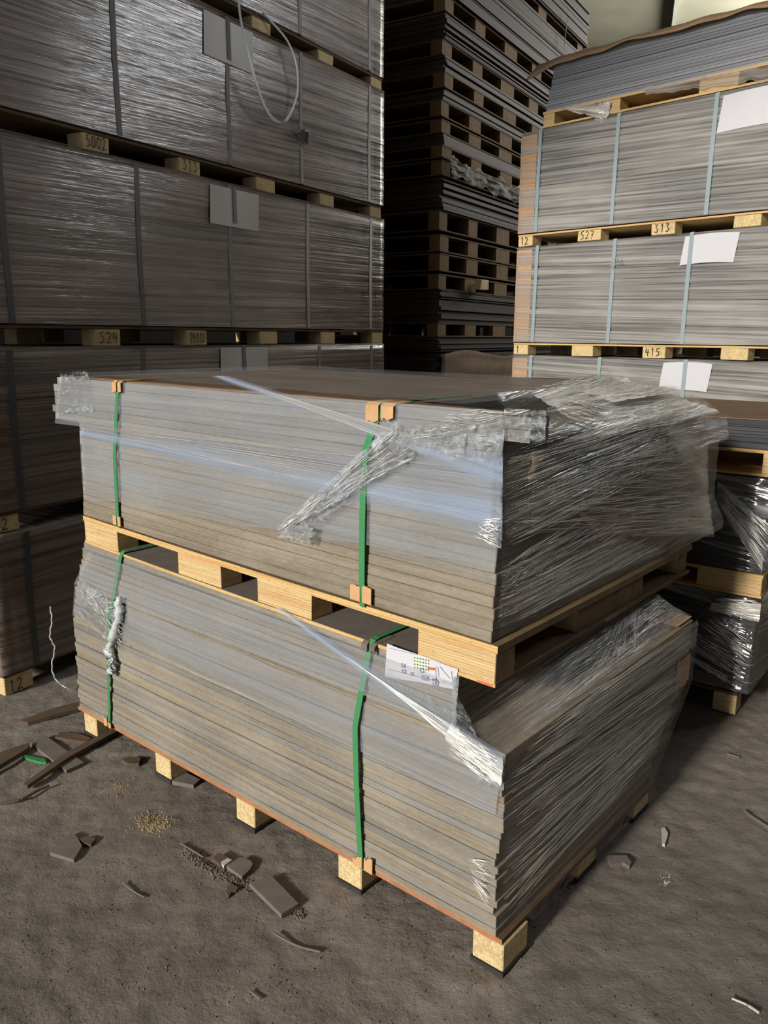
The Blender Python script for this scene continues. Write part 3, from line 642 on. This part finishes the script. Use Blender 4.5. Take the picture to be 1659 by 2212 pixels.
# ------------------------------------------------------------------ LEFT ROW
L = Frame(onz(12, 1505, -.025), 31.39)
LD, LW = 1.25, 3.03
UB = ((0, .14), (.60, .745), (1.165, 1.315), (1.735, 1.90), (2.325, 2.485), (2.90, 3.04))
def pallet_L(frame, z0, z1, label, marks=(), ub=UB, depth=LD, group=None, xo=0., mat='chip'):
    p = thing('wooden_pallet', label, 'pallet', frame, (-depth / 2, 1.5, z0), group)
    MB().box(-depth, xo, ub[0][0] - .0, ub[-1][1], z1 - .012, z1).build('deck_board', M['dusty'], p)
    for i, (a, b) in enumerate(ub):
        for k, xx in enumerate((xo, -depth / 2 + .05, -depth + .1)):
            o = MB().box(xx - .10, xx - .002, a, b - random.uniform(0, .008), z0, z1 - .012, jit=.002).build('block', M[mat], p, bevel=.003)
            if k == 0:
                for (idx, tx) in marks:
                    if idx == i: write(tx, (xo + .0015, a + .02, z0 + .012), (0, 1, 0), (0, 0, 1), .05, .11 / max(3, len(tx)), .004, M['ink'], 'marking', o, (1, 0, 0))
    return p
def label_L(b, y0, y1, z0, z1, xo=.0175):
    return MB().grid(lambda u, v: (xo + .001 * math.sin(u * 7), y0 + (y1 - y0) * u + .01 * v, z0 + (z1 - z0) * v), 10, 4).build('paper_label', M['paper_l'], b)
def pack_L(z0, z1, y0, y1, label, straps, lab=None, tilt=-.02, seed=0.):
    b = thing('wrapped_bundle', label, 'wrapped boards', L, (-LD / 2, 1.5, z0))
    MB().box(-LD, -.004, y0, y1, z0 + .003, z1).build('board_pile', M['stackL'], b)
    for (a, c) in ((y0 - .004, y0 + .14), (y1 - .085, y1 + .003)):
        MB().box(-.09, .0, a, c, z0 + .01, z1 - .01).build('corner_guard', M['card_dark'], b)
    for s_ in straps:
        o = MB().ribbon([(-.3, s_, z1 + .003), (.0, s_, z1 + .003), (.0125, s_, z1 - .004), (.0135, s_ - .01, (z0 + z1) / 2), (.0125, s_ - .005, z0 + .004), (0, s_, z0 + .0015), (-.3, s_, z0 + .0015)], .028, (0, 1, 0), .0012).build('strap', M['dkstrap'], b)
    if lab: label_L(b, *lab)
    shell(b, M['film_L'], -LD - .01, .012, y0 - .012, y1 + .012, z0 + .003, z1 + .008, tilt, .004, .004, seed=seed)
    if lab: MB().ribbon([(.0195, (lab[0] + lab[1]) / 2, lab[3] + .01), (.0195, (lab[0] + lab[1]) / 2 + .003, lab[2] + .02)], .026, (0, 1, 0), .001).build('strap', M['dkstrap'], b)
    return b
P4 = pallet_L(L, .0, .094, 'chipboard-block pallet on the floor at the foot of the left row, marked 12', ((0, '12'),))
pack_L(.096, .700, 0, 3.03, 'wrapped bundle at the foot of the left row, on the floor pallet', (.16, .86, 1.52, 2.2, 2.88), seed=1)
pallet_L(L, .710, .794, 'pallet marked 12 at knee height in the left row', ((0, '12'),))
pack_L(.797, 1.458, -.02, 3.07, 'wrapped bundle with a white label just above the front stack, left row', (.16, .86, 1.52, 2.29, 2.9), (1.38, 1.77, 1.27, 1.455), seed=2, tilt=-.005)
pallet_L(L, 1.468, 1.555, 'pallet marked 524 and 24110 in the left row, above eye level of the front stack', ((1, '524'), (2, '24110')), ub=((0, .06),) + UB[1:-1] + ((2.93, 3.07),))
pack_L(1.558, 2.288, -.02, 3.06, 'brown-tinged wrapped bundle with a white label in the middle of the left row', (.19, .88, 1.505, 2.185, 2.89), (1.345, 1.722, 2.078, 2.268), seed=3)
pallet_L(L, 2.298, 2.378, 'pallet marked 5002 and 313 in the left row', ((1, '5002'), (2, '313')))
pk1 = pack_L(2.382, 3.090, -.02, 3.05, 'wrapped bundle with a torn hole and a large white label high in the left row', (.80, 1.525, 2.14, 2.87), (1.345, 1.708, 2.866, 3.066), seed=4, tilt=-.05)
pallet_L(L, 3.100, 3.172, 'highest pallet in view of the left row, plain tan blocks', ())
pack_L(3.176, 3.85, -.02, 3.04, 'topmost wrapped bundle of the left row, cut by the picture edge', (.8, 1.52, 2.14, 2.87), seed=5, tilt=-.05)
# torn hole
hc = L.side(655, 295, .016)
pts = []
for k in range(14):
    a = 2 * math.pi * k / 14; r_ = .032 + .03 * ((k * 7) % 5) / 5; pts.append((.0185, hc.y + r_ * 1.3 * math.cos(a) , hc.z + r_ * math.sin(a) * .8))
mb = MB(); n_ = len(pts); mb.v = [(.0175, hc.y, hc.z)] + pts
for k in range(n_): mb.face([0, 1 + k, 1 + (k + 1) % n_])
mb.build('torn_hole', M['pad'], pk1)
mb = MB(); mb.v = []
for k in range(n_): p = Vector(pts[k]); q = (p - hc); mb.v += [tuple(p), tuple(p + Vector((.012, q.y * .3, q.z * .25 + .004 * math.sin(k * 3))))]
for k in range(n_): a = 2 * k; b_ = 2 * ((k + 1) % n_); mb.face([a, b_, b_ + 1, a + 1], [(0, 0), (.05, 0), (.05, .05), (0, .05)])
mb.build('torn_edge', M['film_cr2'], pk1)
# white plastic strap hanging in a loop
lp = [L.side(x, y, X) for x, y, X in ((513, -30, .03), (518, 30, .06), (530, 90, .08), (548, 160, .09), (570, 225, .08), (592, 258, .06), (615, 262, .04), (632, 235, .04), (643, 195, .05), (640, 140, .06), (622, 90, .05), (590, 50, .03), (570, 28, .018))]
def smooth_path(P, k=6):
    out = []
    for i in range(len(P) - 1):
        a = P[max(i - 1, 0)]; b = P[i]; c = P[i + 1]; d = P[min(i + 2, len(P) - 1)]
        for j in range(k):
            t = j / k; out.append(.5 * ((2 * b) + (c - a) * t + (2 * a - 5 * b + 4 * c - d) * t * t + (3 * b - a - 3 * c + d) * t ** 3))
    return out + [P[-1]]
ls = thing('plastic_strap', 'loose white plastic strap hanging in a loop in front of the upper left bundles', 'strap', L, lp[5])
MB().ribbon(smooth_path(lp), .016, (0, .8, .3), .0015).build('strap_band', M['whitestrap'], ls)
# hanging film tails by the bottom of the left row
for nm, pts_, r_ in (('upper', ((108, 1310), (112, 1340), (108, 1375), (118, 1400), (112, 1440), (122, 1470), (150, 1490)), .003),):
    Q_ = onz(150, 1490, -.018); P = smooth_path([L.loc(onp(x, y, Q_, Vector((0, 1, 0)))) for x, y in pts_])
    ft = thing('film_tail', 'thin twisted tail of film hanging to the floor beside the left row', 'plastic film', L, P[-1])
    m_ = MB().tube([p + Vector((.003 * math.sin(i * 1.9), 0, 0)) for i, p in enumerate(P)], r_, 5); m_.uv = [[(.1, .1)] * len(f) for f in m_.f]
    m_.build('twisted_film', M['tail'], ft)

# ------------------------------------------------------------------ RIGHT ROW
d = ray(1119, 520); R0 = C + d * (5.5 / d.y); R0.z = 0
R = Frame(R0, 45.58)
RW, RD = 2.75, 1.2
XB = ((0, .115), (.45, .61), (.935, 1.08), (1.405, 1.55), (1.95, 2.1), (2.6, 2.75))
def pallet_R(z0, z1, label, marks=(), base=0.):
    p = thing('wooden_pallet', label, 'pallet', R, (1.3, RD / 2, z0))
    MB().box(0, RW, 0, RD, z1 - .010, z1).build('deck_board', M['deck'], p)
    for i, (a, b) in enumerate(XB):
        for k, yy in enumerate((.0, RD / 2 - .05, RD - .1)):
            o = MB().box(a, b - random.uniform(0, .006), yy + .002, yy + .10, z0, z1 - .010, jit=.002).build('block', M['chip'], p, bevel=.003)
            if k == 0:
                for idx, tx in marks:
                    if idx == i: write(tx, (a + .02, -.0005, z0 + .012), (1, 0, 0), (0, 0, 1), .045, .10 / max(3, len(tx)), .0035, M['ink'], 'marking', o, (0, -1, 0))
    return p
def pack_R(z0, z1, label, straps, lab=None, seed=0., guard_=True):
    b = thing('wrapped_bundle', label, 'wrapped boards', R, (1.3, RD / 2, z0))
    MB().box(.002, RW, .004, RD, z0 + .003, z1).build('board_pile', M['stackR'], b)
    if guard_: MB().box(-.003, .118, -.002, .1, z0 + .005, z1 - .01).build('corner_guard', M['card'], b)
    shell(b, M['film_R'], -.012, RW + .01, -.010, RD + .01, z0 + .004, z1 + .008, .03, .003, .004, seed=seed)
    for s_ in straps:
        MB().ribbon([(s_, .3, z1 + .010), (s_, -.010, z1 + .010), (s_, -.0135, z1), (s_ - .004, -.0135, (z0 + z1) / 2), (s_ - .006, -.0135, z0 + .004), (s_ - .006, 0, z0 + .0015)], .024, (1, 0, 0), .0012).build('strap', M['steel'], b)
    if lab:
        x0, x1, a, c = lab
        MB().grid(lambda u, v: (x0 + (x1 - x0) * u + .02 * v, -.0122, a + (c - a) * v + .008 * math.sin(u * 3)), 8, 4).build('paper_label', M['paper'], b)
    return b
pallet_R(0, .09, 'floor pallet of the right row, mostly hidden behind the near stacks')
pack_R(.092, .672, 'bottom wrapped bundle of the right row, hidden behind the black bundles', (.15, .7, 1.2, 1.9, 2.5), seed=11)
pallet_R(.684, .77, 'pallet in the right row at knee height behind the front stack')
pack_R(.774, 1.366, 'wrapped bundle at eye level of the right row with a white sheet behind a strap', (.155, .665, 1.215, 1.95, 2.55), (1.062, 1.35, 1.20, 1.356), seed=12)
pallet_R(1.380, 1.455, 'pallet marked 415 in the right row, under the middle wrapped bundle', ((0, '1'), (2, '415')))
pack_R(1.458, 2.056, 'middle wrapped bundle of the right row with a torn film patch and white sheet', (.165, .717, 1.188, 1.95, 2.55), (1.13, 1.43, 1.893, 2.045), seed=13)
pallet_R(2.070, 2.142, 'pallet marked 12, 527 and 313 in the right row', ((0, '12'), (1, '527'), (2, '313')))
pr1 = pack_R(2.146, 2.748, 'upper wrapped bundle of the right row with pale blue straps and a large white sheet', (.150, .69, 1.262, 2.0, 2.6), (1.275, 1.66, 2.556, 2.735), seed=14)
tr = R.front(1330, 570, -.018)
mb = MB(); 
for k in range(9):
    a = k * .7; r_ = .05
    p = tr + Vector((r_ * math.cos(a) * (.5 + .5 * random.random()), 0, r_ * .6 * math.sin(a)))
    b = len(mb.v); mb.v += [tuple(tr + Vector((0, 0, .01 * math.sin(k)))), tuple(p + Vector((0, -.006, .008))), tuple(p + Vector((.006, -.004, -.008)))]; mb.face([b, b + 1, b + 2], [(0, 0), (.04, 0), (.04, .04)])
D.objects.get('wrapped_bundle.007')
for o in D.objects:
    if o.get('label', '').startswith('middle wrapped bundle of the right row'): mb.build('torn_film', M['film_cr2'], o)
# plywood pallet and loose sheets on the very top
tp = thing('wooden_pallet', 'plywood pallet under the unwrapped blue-grey sheets on top of the right row', 'pallet', R, (1.3, .6, 2.765))
MB().box(.150, 2.7, .0, 1.15, 2.765, 2.776).build('bottom_board', M['ply'], tp)
MB().box(.150, 2.7, .0, 1.15, 2.842, 2.856).build('deck_board', M['ply'], tp)
for a, b in ((.155, .235), (.612, .682), (1.15, 1.36), (1.8, 2.0), (2.5, 2.7)):
    for yy in (.0, .5, 1.05): MB().box(a, b, yy + .002, yy + .10, 2.776, 2.842).build('block', M['ply'], tp, bevel=.002)
MB().box(.69, 1.15, .55, .57, 2.776, 2.842).build('block', M['dusty'], tp)
rg = thing('film_rag', 'torn whitish film rag hanging over the top pallet of the right row', 'plastic film', R, (.5, -.02, 2.80))
def q4(pts): return [R.front(x, y, -.012) for x, y in pts]
patch(q4([(1212, 236), (1310, 262), (1322, 212), (1225, 232)]), 24, 14, .03, 26, mat=M['film_bright'], parent=rg, rag=.5, seed=3, name='film_sheet')
patch(q4([(1284, 262), (1312, 264), (1322, 215), (1290, 220)]), 12, 14, .03, 40, mat=M['film_bright'], parent=rg, rag=.6, seed=6, name='film_sheet')
sh = thing('film_sheet', 'grey translucent film strip along the top pallet edge of the right row', 'plastic film', R, (1.2, -.02, 2.80))
patch(q4([(1395, 205), (1659, 172), (1659, 140), (1390, 190)]), 40, 8, .012, 20, mat=M['film_R'], parent=sh, rag=.6, seed=9, name='film_strip')
ps = thing('sheet_pile', 'unwrapped pile of blue-grey sheets under brown paper on top of the right row', 'sheets', R, (1.3, .6, 2.857))
zz = 2.857; k = 0
while zz < 3.13:
    t_ = random.choice((.03, .045, .06)); x0 = .165 + .06 * (zz - 2.857) / .27 + random.uniform(-.004, .004)
    t_ = min(t_, 3.135 - zz)
    if t_ < .006: break
    MB().box(x0, 2.65, .01 + random.uniform(-.004, .006), 1.1, zz, zz + t_ - .0012).build('sheet', M['sheetR'] if zz < 3.06 else M['sheetRt'], ps); zz += t_
kp = thing('kraft_paper', 'crumpled brown kraft paper covering the blue-grey sheets on top of the right row', 'paper', R, (1.3, .6, 3.137))
def kf(u, v):
    x = .08 + 2.6 * u; y = -.03 + 1.2 * v; w_ = mn.noise(Vector((u * 14, v * 4, 2)))
    dr_ = 1 - ss(0, .05, v)
    return Vector((x - .05 * dr_ * (1 - ss(0, .1, u)), y - .02 * w_, 3.156 - dr_ * (.045 + .03 * mn.noise(Vector((u * 6, 3, 0))) + .05 * (1 - ss(0, .08, u))) + .012 * w_ + .02 * ss(.1, 0, v) * mn.noise(Vector((u * 9, 7, 0)))))
MB().grid(kf, 90, 40).build('paper_sheet', M['kraft'], kp, smooth=True).modifiers.new('t', 'SOLIDIFY').thickness = .006
# wrapped bundle behind, above
b = thing('wrapped_bundle', 'wrapped bundle peeking over the kraft paper at the top right', 'wrapped boards', R, (1.9, 1.9, 3.0))
MB().box(.95, 3.0, 1.35, 2.4, 2.9, 3.85).build('board_pile', M['stackR'], b)
shell(b, M['film_R'], .94, 3.01, 1.34, 2.41, 2.9, 3.86, .02, seed=18)

# ------------------------------------------------------------------ NEAR RIGHT (black bundles)
N = Frame(onz(1587, 1545), 37)
ND, NW = .95, 1.5
def npal(z0, z1, label, mat, bl, deck, x1, t0=True):
    p = thing('wooden_pallet', label, 'pallet', N, (-NW / 2, ND / 2, z0))
    MB().box(-NW, x1, .0, ND, z1 - .012, z1).build('deck_board', M[deck], p)
    if t0: MB().box(-NW, x1, .0, ND, z0, z0 + .010).build('bottom_board', M[deck], p)
    for a, b in bl:
        for yy in (.0, ND / 2 - .04, ND - .09): MB().box(a, b, yy + .002, yy + .09, z0 + (.010 if t0 else 0), z1 - .012).build('block', M[mat], p, bevel=.002)
    return p
npal(0, .095, 'floor pallet with pale chipboard blocks under the black wrapped bundles', 'chip', ((-.09, 0), (-.6, -.51), (-1.1, -1.01), (-NW, -NW + .09)), 'dusty', .0, False)
def npack(z0, z1, x1, label, seed):
    b = thing('wrapped_bundle', label, 'wrapped boards', N, (-NW / 2, ND / 2, z0))
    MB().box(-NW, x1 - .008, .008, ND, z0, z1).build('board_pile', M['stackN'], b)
    shell(b, M['film_N'], -NW - .01, x1, .0, ND + .01, z0 + .004, z1 + .004, .15, .006, .004, seed=seed)
    return b
n1 = npack(.098, .50, .045, 'lower black bundle in shiny film at the right, just above the floor pallet', 21)
npal(.506, .60, 'plywood-block pallet between the two black wrapped bundles', 'ply', ((-.20, .045), (-.75, -.55), (-NW, -NW + .2)), 'deck', .048)
n2 = npack(.603, .975, .05, 'upper black bundle in shiny film behind the far end of the front stack', 22)
def nf(x, y, Y=-.012): return N.front(x, y, Y)
for (bb, pts_, mt, sd_) in ((n1, [(1440, 1400), (1600, 1490), (1640, 1330), (1540, 1300)], 'film_N', 1), (n1, [(1530, 1320), (1640, 1345), (1645, 1300), (1540, 1300)], 'film_bright', 2),
                       (n2, [(1548, 1085), (1645, 1240), (1690, 1150), (1550, 1040)], 'film_N', 3), (n2, [(1560, 1100), (1645, 1235), (1650, 1200), (1570, 1085)], 'film_bright', 4), (n2, [(1550, 1060), (1700, 1110), (1700, 1060), (1550, 1030)], 'film_N', 5)):
    patch([nf(x, y) for x, y in pts_], 30, 14, .014, 20, mat=M[mt], parent=bb, seed=sd_, rag=.2)
pleats([nf(x, y, -.03) for x, y in [(1440, 1400), (1600, 1490), (1635, 1400), (1540, 1320)]], 70, n1, .0014, .2, .8, wob=.004, seed=31, mat=M['pleat_w'])
pleats([nf(x, y, -.03) for x, y in [(1530, 1315), (1640, 1345), (1645, 1300), (1540, 1290)]], 60, n1, .0012, .2, .8, wob=.003, seed=32, mat=M['pleat_w'])
pleats([nf(x, y, -.03) for x, y in [(1548, 1085), (1645, 1235), (1680, 1150), (1550, 1040)]], 90, n2, .0014, .3, .9, wob=.004, seed=33, mat=M['pleat_w'])
npal(.985, 1.085, 'tan plywood pallet carrying the loose black sheets at the right', 'ply', ((0.0, .10), (-.55, -.35), (-NW, -NW + .2)), 'deck', .10)
sp = thing('sheet_pile', 'loose black sheets with a dusty brown top, beside the far end of the front stack', 'sheets', N, (-NW / 2, ND / 2, 1.086))
zz = 1.086
for k in range(4):
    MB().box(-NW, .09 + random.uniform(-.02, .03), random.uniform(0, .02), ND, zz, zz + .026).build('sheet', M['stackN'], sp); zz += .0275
MB().box(-NW + .02, .08, .012, ND - .01, zz, zz + .004).build('top_sheet', M['card_dark'], sp)

# ------------------------------------------------------------------ MIDDLE COLUMN (unlit)
CC = Frame(L.o + L.Y * 3.93, 31.39); CC.o.z = 0
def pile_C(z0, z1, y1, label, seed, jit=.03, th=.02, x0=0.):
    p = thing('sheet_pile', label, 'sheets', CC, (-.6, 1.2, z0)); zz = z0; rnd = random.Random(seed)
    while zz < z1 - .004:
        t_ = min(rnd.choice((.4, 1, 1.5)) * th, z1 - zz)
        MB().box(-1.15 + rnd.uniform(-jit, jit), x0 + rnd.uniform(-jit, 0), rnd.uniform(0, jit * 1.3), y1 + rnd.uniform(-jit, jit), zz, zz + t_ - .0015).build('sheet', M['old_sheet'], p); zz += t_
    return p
CB = ((0, .14), (.50, .70), (1.10, 1.36), (1.75, 1.95), (2.4, 2.6))
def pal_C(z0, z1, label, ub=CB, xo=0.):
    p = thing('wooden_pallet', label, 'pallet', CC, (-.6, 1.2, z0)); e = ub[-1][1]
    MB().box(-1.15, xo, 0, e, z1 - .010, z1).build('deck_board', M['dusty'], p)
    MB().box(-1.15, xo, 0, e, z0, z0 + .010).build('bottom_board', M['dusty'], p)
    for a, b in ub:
        for xx in (xo, -.55, -1.05): MB().box(xx - .1, xx - .003, a, b, z0 + .01, z1 - .010).build('block', M['chip_shaded'], p)
spec = [ # (kind, z0, z1, label)
 ('p', 0, .10, 'floor pallet at the hidden foot of the dark middle column'), ('s', .10, .95, 'big dark pile at the hidden foot of the middle column'),
 ('p', .95, 1.05, 'hidden pallet low in the dark middle column, under the draped pile'),
 ('s', 1.05, 1.36, 'dusty draped pile just above the front stack in the gap between the rows'), ('s', 1.37, 1.49, 'thin ragged dark sheets above the draped pile in the middle column'),
 ('p', 1.49, 1.60, 'lowest clearly visible pallet of the dark middle column, three blocks showing'), ('s', 1.602, 1.85, 'pile of many dark sheets below the wrapped block in the middle column'),
 ('p', 1.855, 1.975, 'pallet with a light wrapped block in the middle column'), ('p', 1.995, 2.13, 'dark empty pallet, lowest of three stacked together in the middle column'),
 ('p', 2.14, 2.27, 'dark empty pallet, middle of three stacked together in the middle column'), ('p', 2.30, 2.45, 'dark empty pallet, top of three stacked together in the middle column'),
 ('s', 2.452, 2.69, 'tallest smooth dark pile halfway up the middle column'), ('p', 2.70, 2.81, 'pallet with torn film rags halfway up the middle column'),
 ('p', 2.825, 2.915, 'pallet with a ragged sheet above the torn film in the middle column'), ('s', 2.916, 3.0, 'thin sheets two pallets below the brown-wrapped block, middle column'),
 ('p', 3.002, 3.10, 'brown pallet above the thin sheets in the upper middle column'), ('p', 3.12, 3.235, 'pallet with a film-wrapped corner block in the upper middle column'),
 ('s', 3.236, 3.315, 'few dark sheets above the film-wrapped corner block'), ('p', 3.316, 3.425, 'second highest full pallet left of the blue-grey sheets, middle column'),
 ('s', 3.426, 3.54, 'uneven dark sheets left of the top of the right row'), ('p', 3.541, 3.65, 'pallet third from the picture top in the middle column'), ('s', 3.651, 3.83, 'dark sheets second from the picture top in the middle column'),
 ('p', 3.831, 3.94, 'pallet at the upper edge of the picture in the middle column')]
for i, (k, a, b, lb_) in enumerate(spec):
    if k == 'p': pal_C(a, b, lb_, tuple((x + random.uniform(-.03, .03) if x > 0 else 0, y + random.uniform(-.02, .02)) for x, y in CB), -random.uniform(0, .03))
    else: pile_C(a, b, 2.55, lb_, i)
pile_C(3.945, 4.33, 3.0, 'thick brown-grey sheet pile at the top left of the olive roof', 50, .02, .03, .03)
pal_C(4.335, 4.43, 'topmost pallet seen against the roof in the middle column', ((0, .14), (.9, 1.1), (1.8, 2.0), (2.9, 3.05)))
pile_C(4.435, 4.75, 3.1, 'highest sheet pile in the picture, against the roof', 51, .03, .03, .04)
hw = thing('hanging_string', 'thin pale string hanging from the high pile near the olive roof', 'string', CC, CC.side(1222, 105, .07))
MB().tube(smooth_path([CC.side(x, y, .07) for x, y in ((1226, 35), (1224, 55), (1221, 80), (1219, 105))]), .004, 5).build('string_line', M['whitestrap'], hw)
# cardboard and film rags on the middle column
dr = thing('cardboard_sheet', 'torn dull cardboard draped over the lowest visible pile in the middle column', 'cardboard', CC, (.03, .5, 1.1))
MB().grid(lambda u, v: (.034 + .02 * mn.noise(Vector((u * 4, v * 3, 1))), -.02 + 1.9 * u, 1.08 + (.27 + .03 * math.sin(u * 7)) * v), 24, 8).build('torn_sheet', M['card_dark'], dr, smooth=True).modifiers.new('t', 'SOLIDIFY').thickness = .004
rf = thing('film_rag', 'dirty torn film rag hanging from pallets halfway up the middle column', 'plastic film', CC, (.03, .5, 2.7))
patch([(.04, .05, 2.70), (.04, 1.7, 2.68), (.03, 1.7, 2.82), (.03, .05, 2.83)], 40, 10, .03, 22, mat=M['film_rag'], parent=rf, rag=.9, seed=4, name='torn_film')
wb = thing('wrapped_block', 'pale film-wrapped block in the dark middle column', 'block', CC, (.05, .65, 1.88))
MB().box(.032, .08, .58, .74, 1.88, 1.965, jit=.006).build('wood_block', M['chip'], wb, bevel=.004)

# ------------------------------------------------------------------ debris on the floor
def scrap(pts, name, label, mat, th=.010, cat='scrap', lift=0., tilt=0.):
    P = []
    for (x, y) in pts:
        w = onz(x, y, floor_base(onz(x, y).x, 0) + th); P.append(w)
    c = sum(P, Vector()) / len(P); fr = Frame(c, 0); fr.o.z = floor_base(c.x, 0) + lift
    area_ = sum(P[i].x * P[(i + 1) % len(P)].y - P[(i + 1) % len(P)].x * P[i].y for i in range(len(P)))
    if area_ < 0: P.reverse()
    o = MB().prism([(p.x - c.x, p.y - c.y, tilt * (p.x - c.x)) for p in P], -.003, th).build(name, M[mat])
    o.location = fr.o; return tag(o, label, cat, None)
scrap([(108, 1841), (154, 1799), (165, 1806), (177, 1826), (172, 1836), (159, 1856)], 'board_scrap', 'broken grey board piece with jagged right edge, lower left floor', 'scrap', .009)
scrap([(171, 1811), (188, 1806), (207, 1811), (196, 1823), (182, 1820)], 'board_scrap', 'small dark splinter right of the broken grey piece', 'scrap_b', .008)
scrap([(67, 1605), (97, 1588), (181, 1647), (143, 1664)], 'board_offcut', 'rectangular brown offcut crossed by a long batten', 'scrap', .009)
scrap([(119, 1592), (129, 1581), (165, 1583), (196, 1594), (186, 1602)], 'board_offcut', 'flat brown offcut beside the leftmost pallet block', 'scrap_b', .009)
scrap([(50, 1700), (60, 1702), (150, 1640), (254, 1583), (250, 1574), (140, 1632)], 'wood_batten', 'long dark batten lying across the brown offcut', 'scrap_b', .012, lift=.010)
scrap([(-40, 1638), (63, 1604), (60, 1616), (-40, 1676)], 'board_offcut', 'reddish brown plank cut by the left picture edge', 'scrap_b', .02)
scrap([(42, 1556), (60, 1560), (178, 1528), (176, 1514), (120, 1528)], 'board_offcut', 'dark plank behind the left end of the front stack', 'scrap_b', .012)
scrap([(-40, 1660), (30, 1638), (44, 1628), (50, 1636), (30, 1650), (-40, 1690)], 'board_offcut', 'dark greenish strip at the left edge below the plank', 'scrap', .008)
scrap([(44, 1634), (52, 1630), (97, 1639), (99, 1646), (88, 1646)], 'strap_scrap', 'short green strap scrap on the left floor', 'green', .006)
scrap([(371, 1687), (397, 1666), (432, 1683), (418, 1695)], 'board_scrap', 'dark flat piece right of the second pallet block from the left', 'scrap', .012)
scrap([(489, 1873), (519, 1854), (540, 1860), (546, 1868), (540, 1880), (523, 1896)], 'board_scrap', 'small square board scrap above the larger one on the dust ridge', 'scrap', .009, lift=.004)
scrap([(538, 1910), (586, 1894), (645, 1953), (608, 1977)], 'board_scrap', 'largest board scrap with pale edge, beside the dust ridge', 'scrap', .011, lift=.004)
scrap([(458, 1856), (472, 1843), (494, 1854), (477, 1868)], 'board_scrap', 'tiny dark scrap at the upper end of the dust ridge', 'scrap_b', .010, lift=.003)
scrap([(477, 1866), (492, 1857), (501, 1861), (484, 1874)], 'board_scrap', 'tiny pale scrap touching the small square scrap', 'pale', .008, lift=.006)
scrap([(487, 1927), (498, 1908), (515, 1918), (510, 1925), (500, 1928), (494, 1937)], 'board_scrap', 'dark triangular flake left of the largest scrap', 'scrap_b', .006, lift=.002)
scrap([(262, 1640), (280, 1634), (304, 1636), (300, 1649), (275, 1648)], 'board_scrap', 'crumbling flake below the leftmost green strap', 'scrap_b', .010)
scrap([(1429, 1788), (1436, 1787), (1443, 1800), (1440, 1812), (1436, 1824), (1431, 1822)], 'board_scrap', 'small whitish upright sliver on the right floor', 'pale', .006)
scrap([(1311, 1847), (1353, 1847), (1364, 1862), (1360, 1871), (1345, 1862), (1320, 1868)], 'board_scrap', 'grey torn flake on the right floor beside the front stack', 'scrap', .008)
def stick(pts, label, mat='scrap_b', r=.004, name='wood_sliver'):
    P = [onz(x, y, floor_base(onz(x, y).x, 0) + r * 1.2) for x, y in pts]; c = P[0].copy()
    o = MB().tube([p - c for p in (smooth_path(P) if len(P) > 2 else P)], r, 5).build(name, M[mat]); o.location = c; tag(o, label, 'sliver')
stick([(1608, 1752), (1630, 1768), (1665, 1790)], 'thin sliver at the right picture edge', 'scrap')
stick([(1581, 2157), (1612, 2170), (1640, 2188)], 'pale sliver in the bottom right corner', 'pale', .003)
stick([(1570, 1628), (1598, 1637)], 'small sliver below the black bundles', 'scrap')
stick([(591, 2016), (640, 2042), (692, 2056)], 'curved twig below the largest board scrap', 'scrap', .003)
stick([(264, 1906), (290, 1926), (312, 1938)], 'straight sliver below the sawdust heap', 'scrap', .0025)
stick([(-20, 1738), (40, 1729), (80, 1708), (106, 1697)], 'bent dark twig at the left picture edge', 'scrap_b', .005)
stick([(540, 2140), (563, 2158)], 'short sliver near the bottom of the picture', 'scrap', .0025)
stick([(390, 1822), (408, 1832), (440, 1852)], 'sliver at the top of the dust ridge', 'scrap', .003)
def crumbs(name, label, mat, cen, n, fn, smin, smax):
    rnd = random.Random(len(label)); mb = MB()
    for _ in range(n):
        x, y = fn(rnd); w = onz(x, y); zf = floor_z(w.x, w.y); s_ = rnd.uniform(smin, smax); h_ = s_ * rnd.uniform(.3, .9)
        b = len(mb.v)
        for k in range(4): a = k * 1.57 + rnd.random(); mb.v.append((w.x + s_ * math.cos(a), w.y + s_ * math.sin(a), zf - .001))
        mb.v.append((w.x + rnd.uniform(-.3, .3) * s_, w.y, zf + h_))
        for k in range(4): mb.face([b + k, b + (k + 1) % 4, b + 4])
    tag(mb.build(name, M[mat]), label, name.replace('_', ' '), None, 'stuff')
g = lambda r: r.gauss(0, 1)
crumbs('sawdust', 'loose heap of tan sawdust on the floor left of the front stack', 'saw', None, 900, lambda r: (330 + 17 * g(r), 1763 + 9 * g(r)), .002, .006)
crumbs('sawdust', 'fainter sawdust patch above the main sawdust heap', 'saw', None, 260, lambda r: (250 + 18 * g(r), 1690 + 9 * g(r)), .0015, .004)
def ridge(r):
    s_ = r.random(); return (400 + 250 * s_ + 7 * g(r), 1822 + 150 * s_ + 12 * math.sin(s_ * 6) + 6 * g(r))
crumbs('dust_ridge', 'raised line of dirt crumbs running past the board scraps', 'dust', None, 1500, ridge, .002, .008)
crumbs('grit', 'scattered grit over the whole floor', 'dust', None, 2600, lambda r: (r.uniform(-30, 1690), r.uniform(1560, 2240)), .001, .005)
crumbs('pale_crumbs', 'few pale crumbs on the right floor', 'pale', None, 26, lambda r: (1440 + 8 * g(r), 1895 + 8 * g(r)), .002, .004)
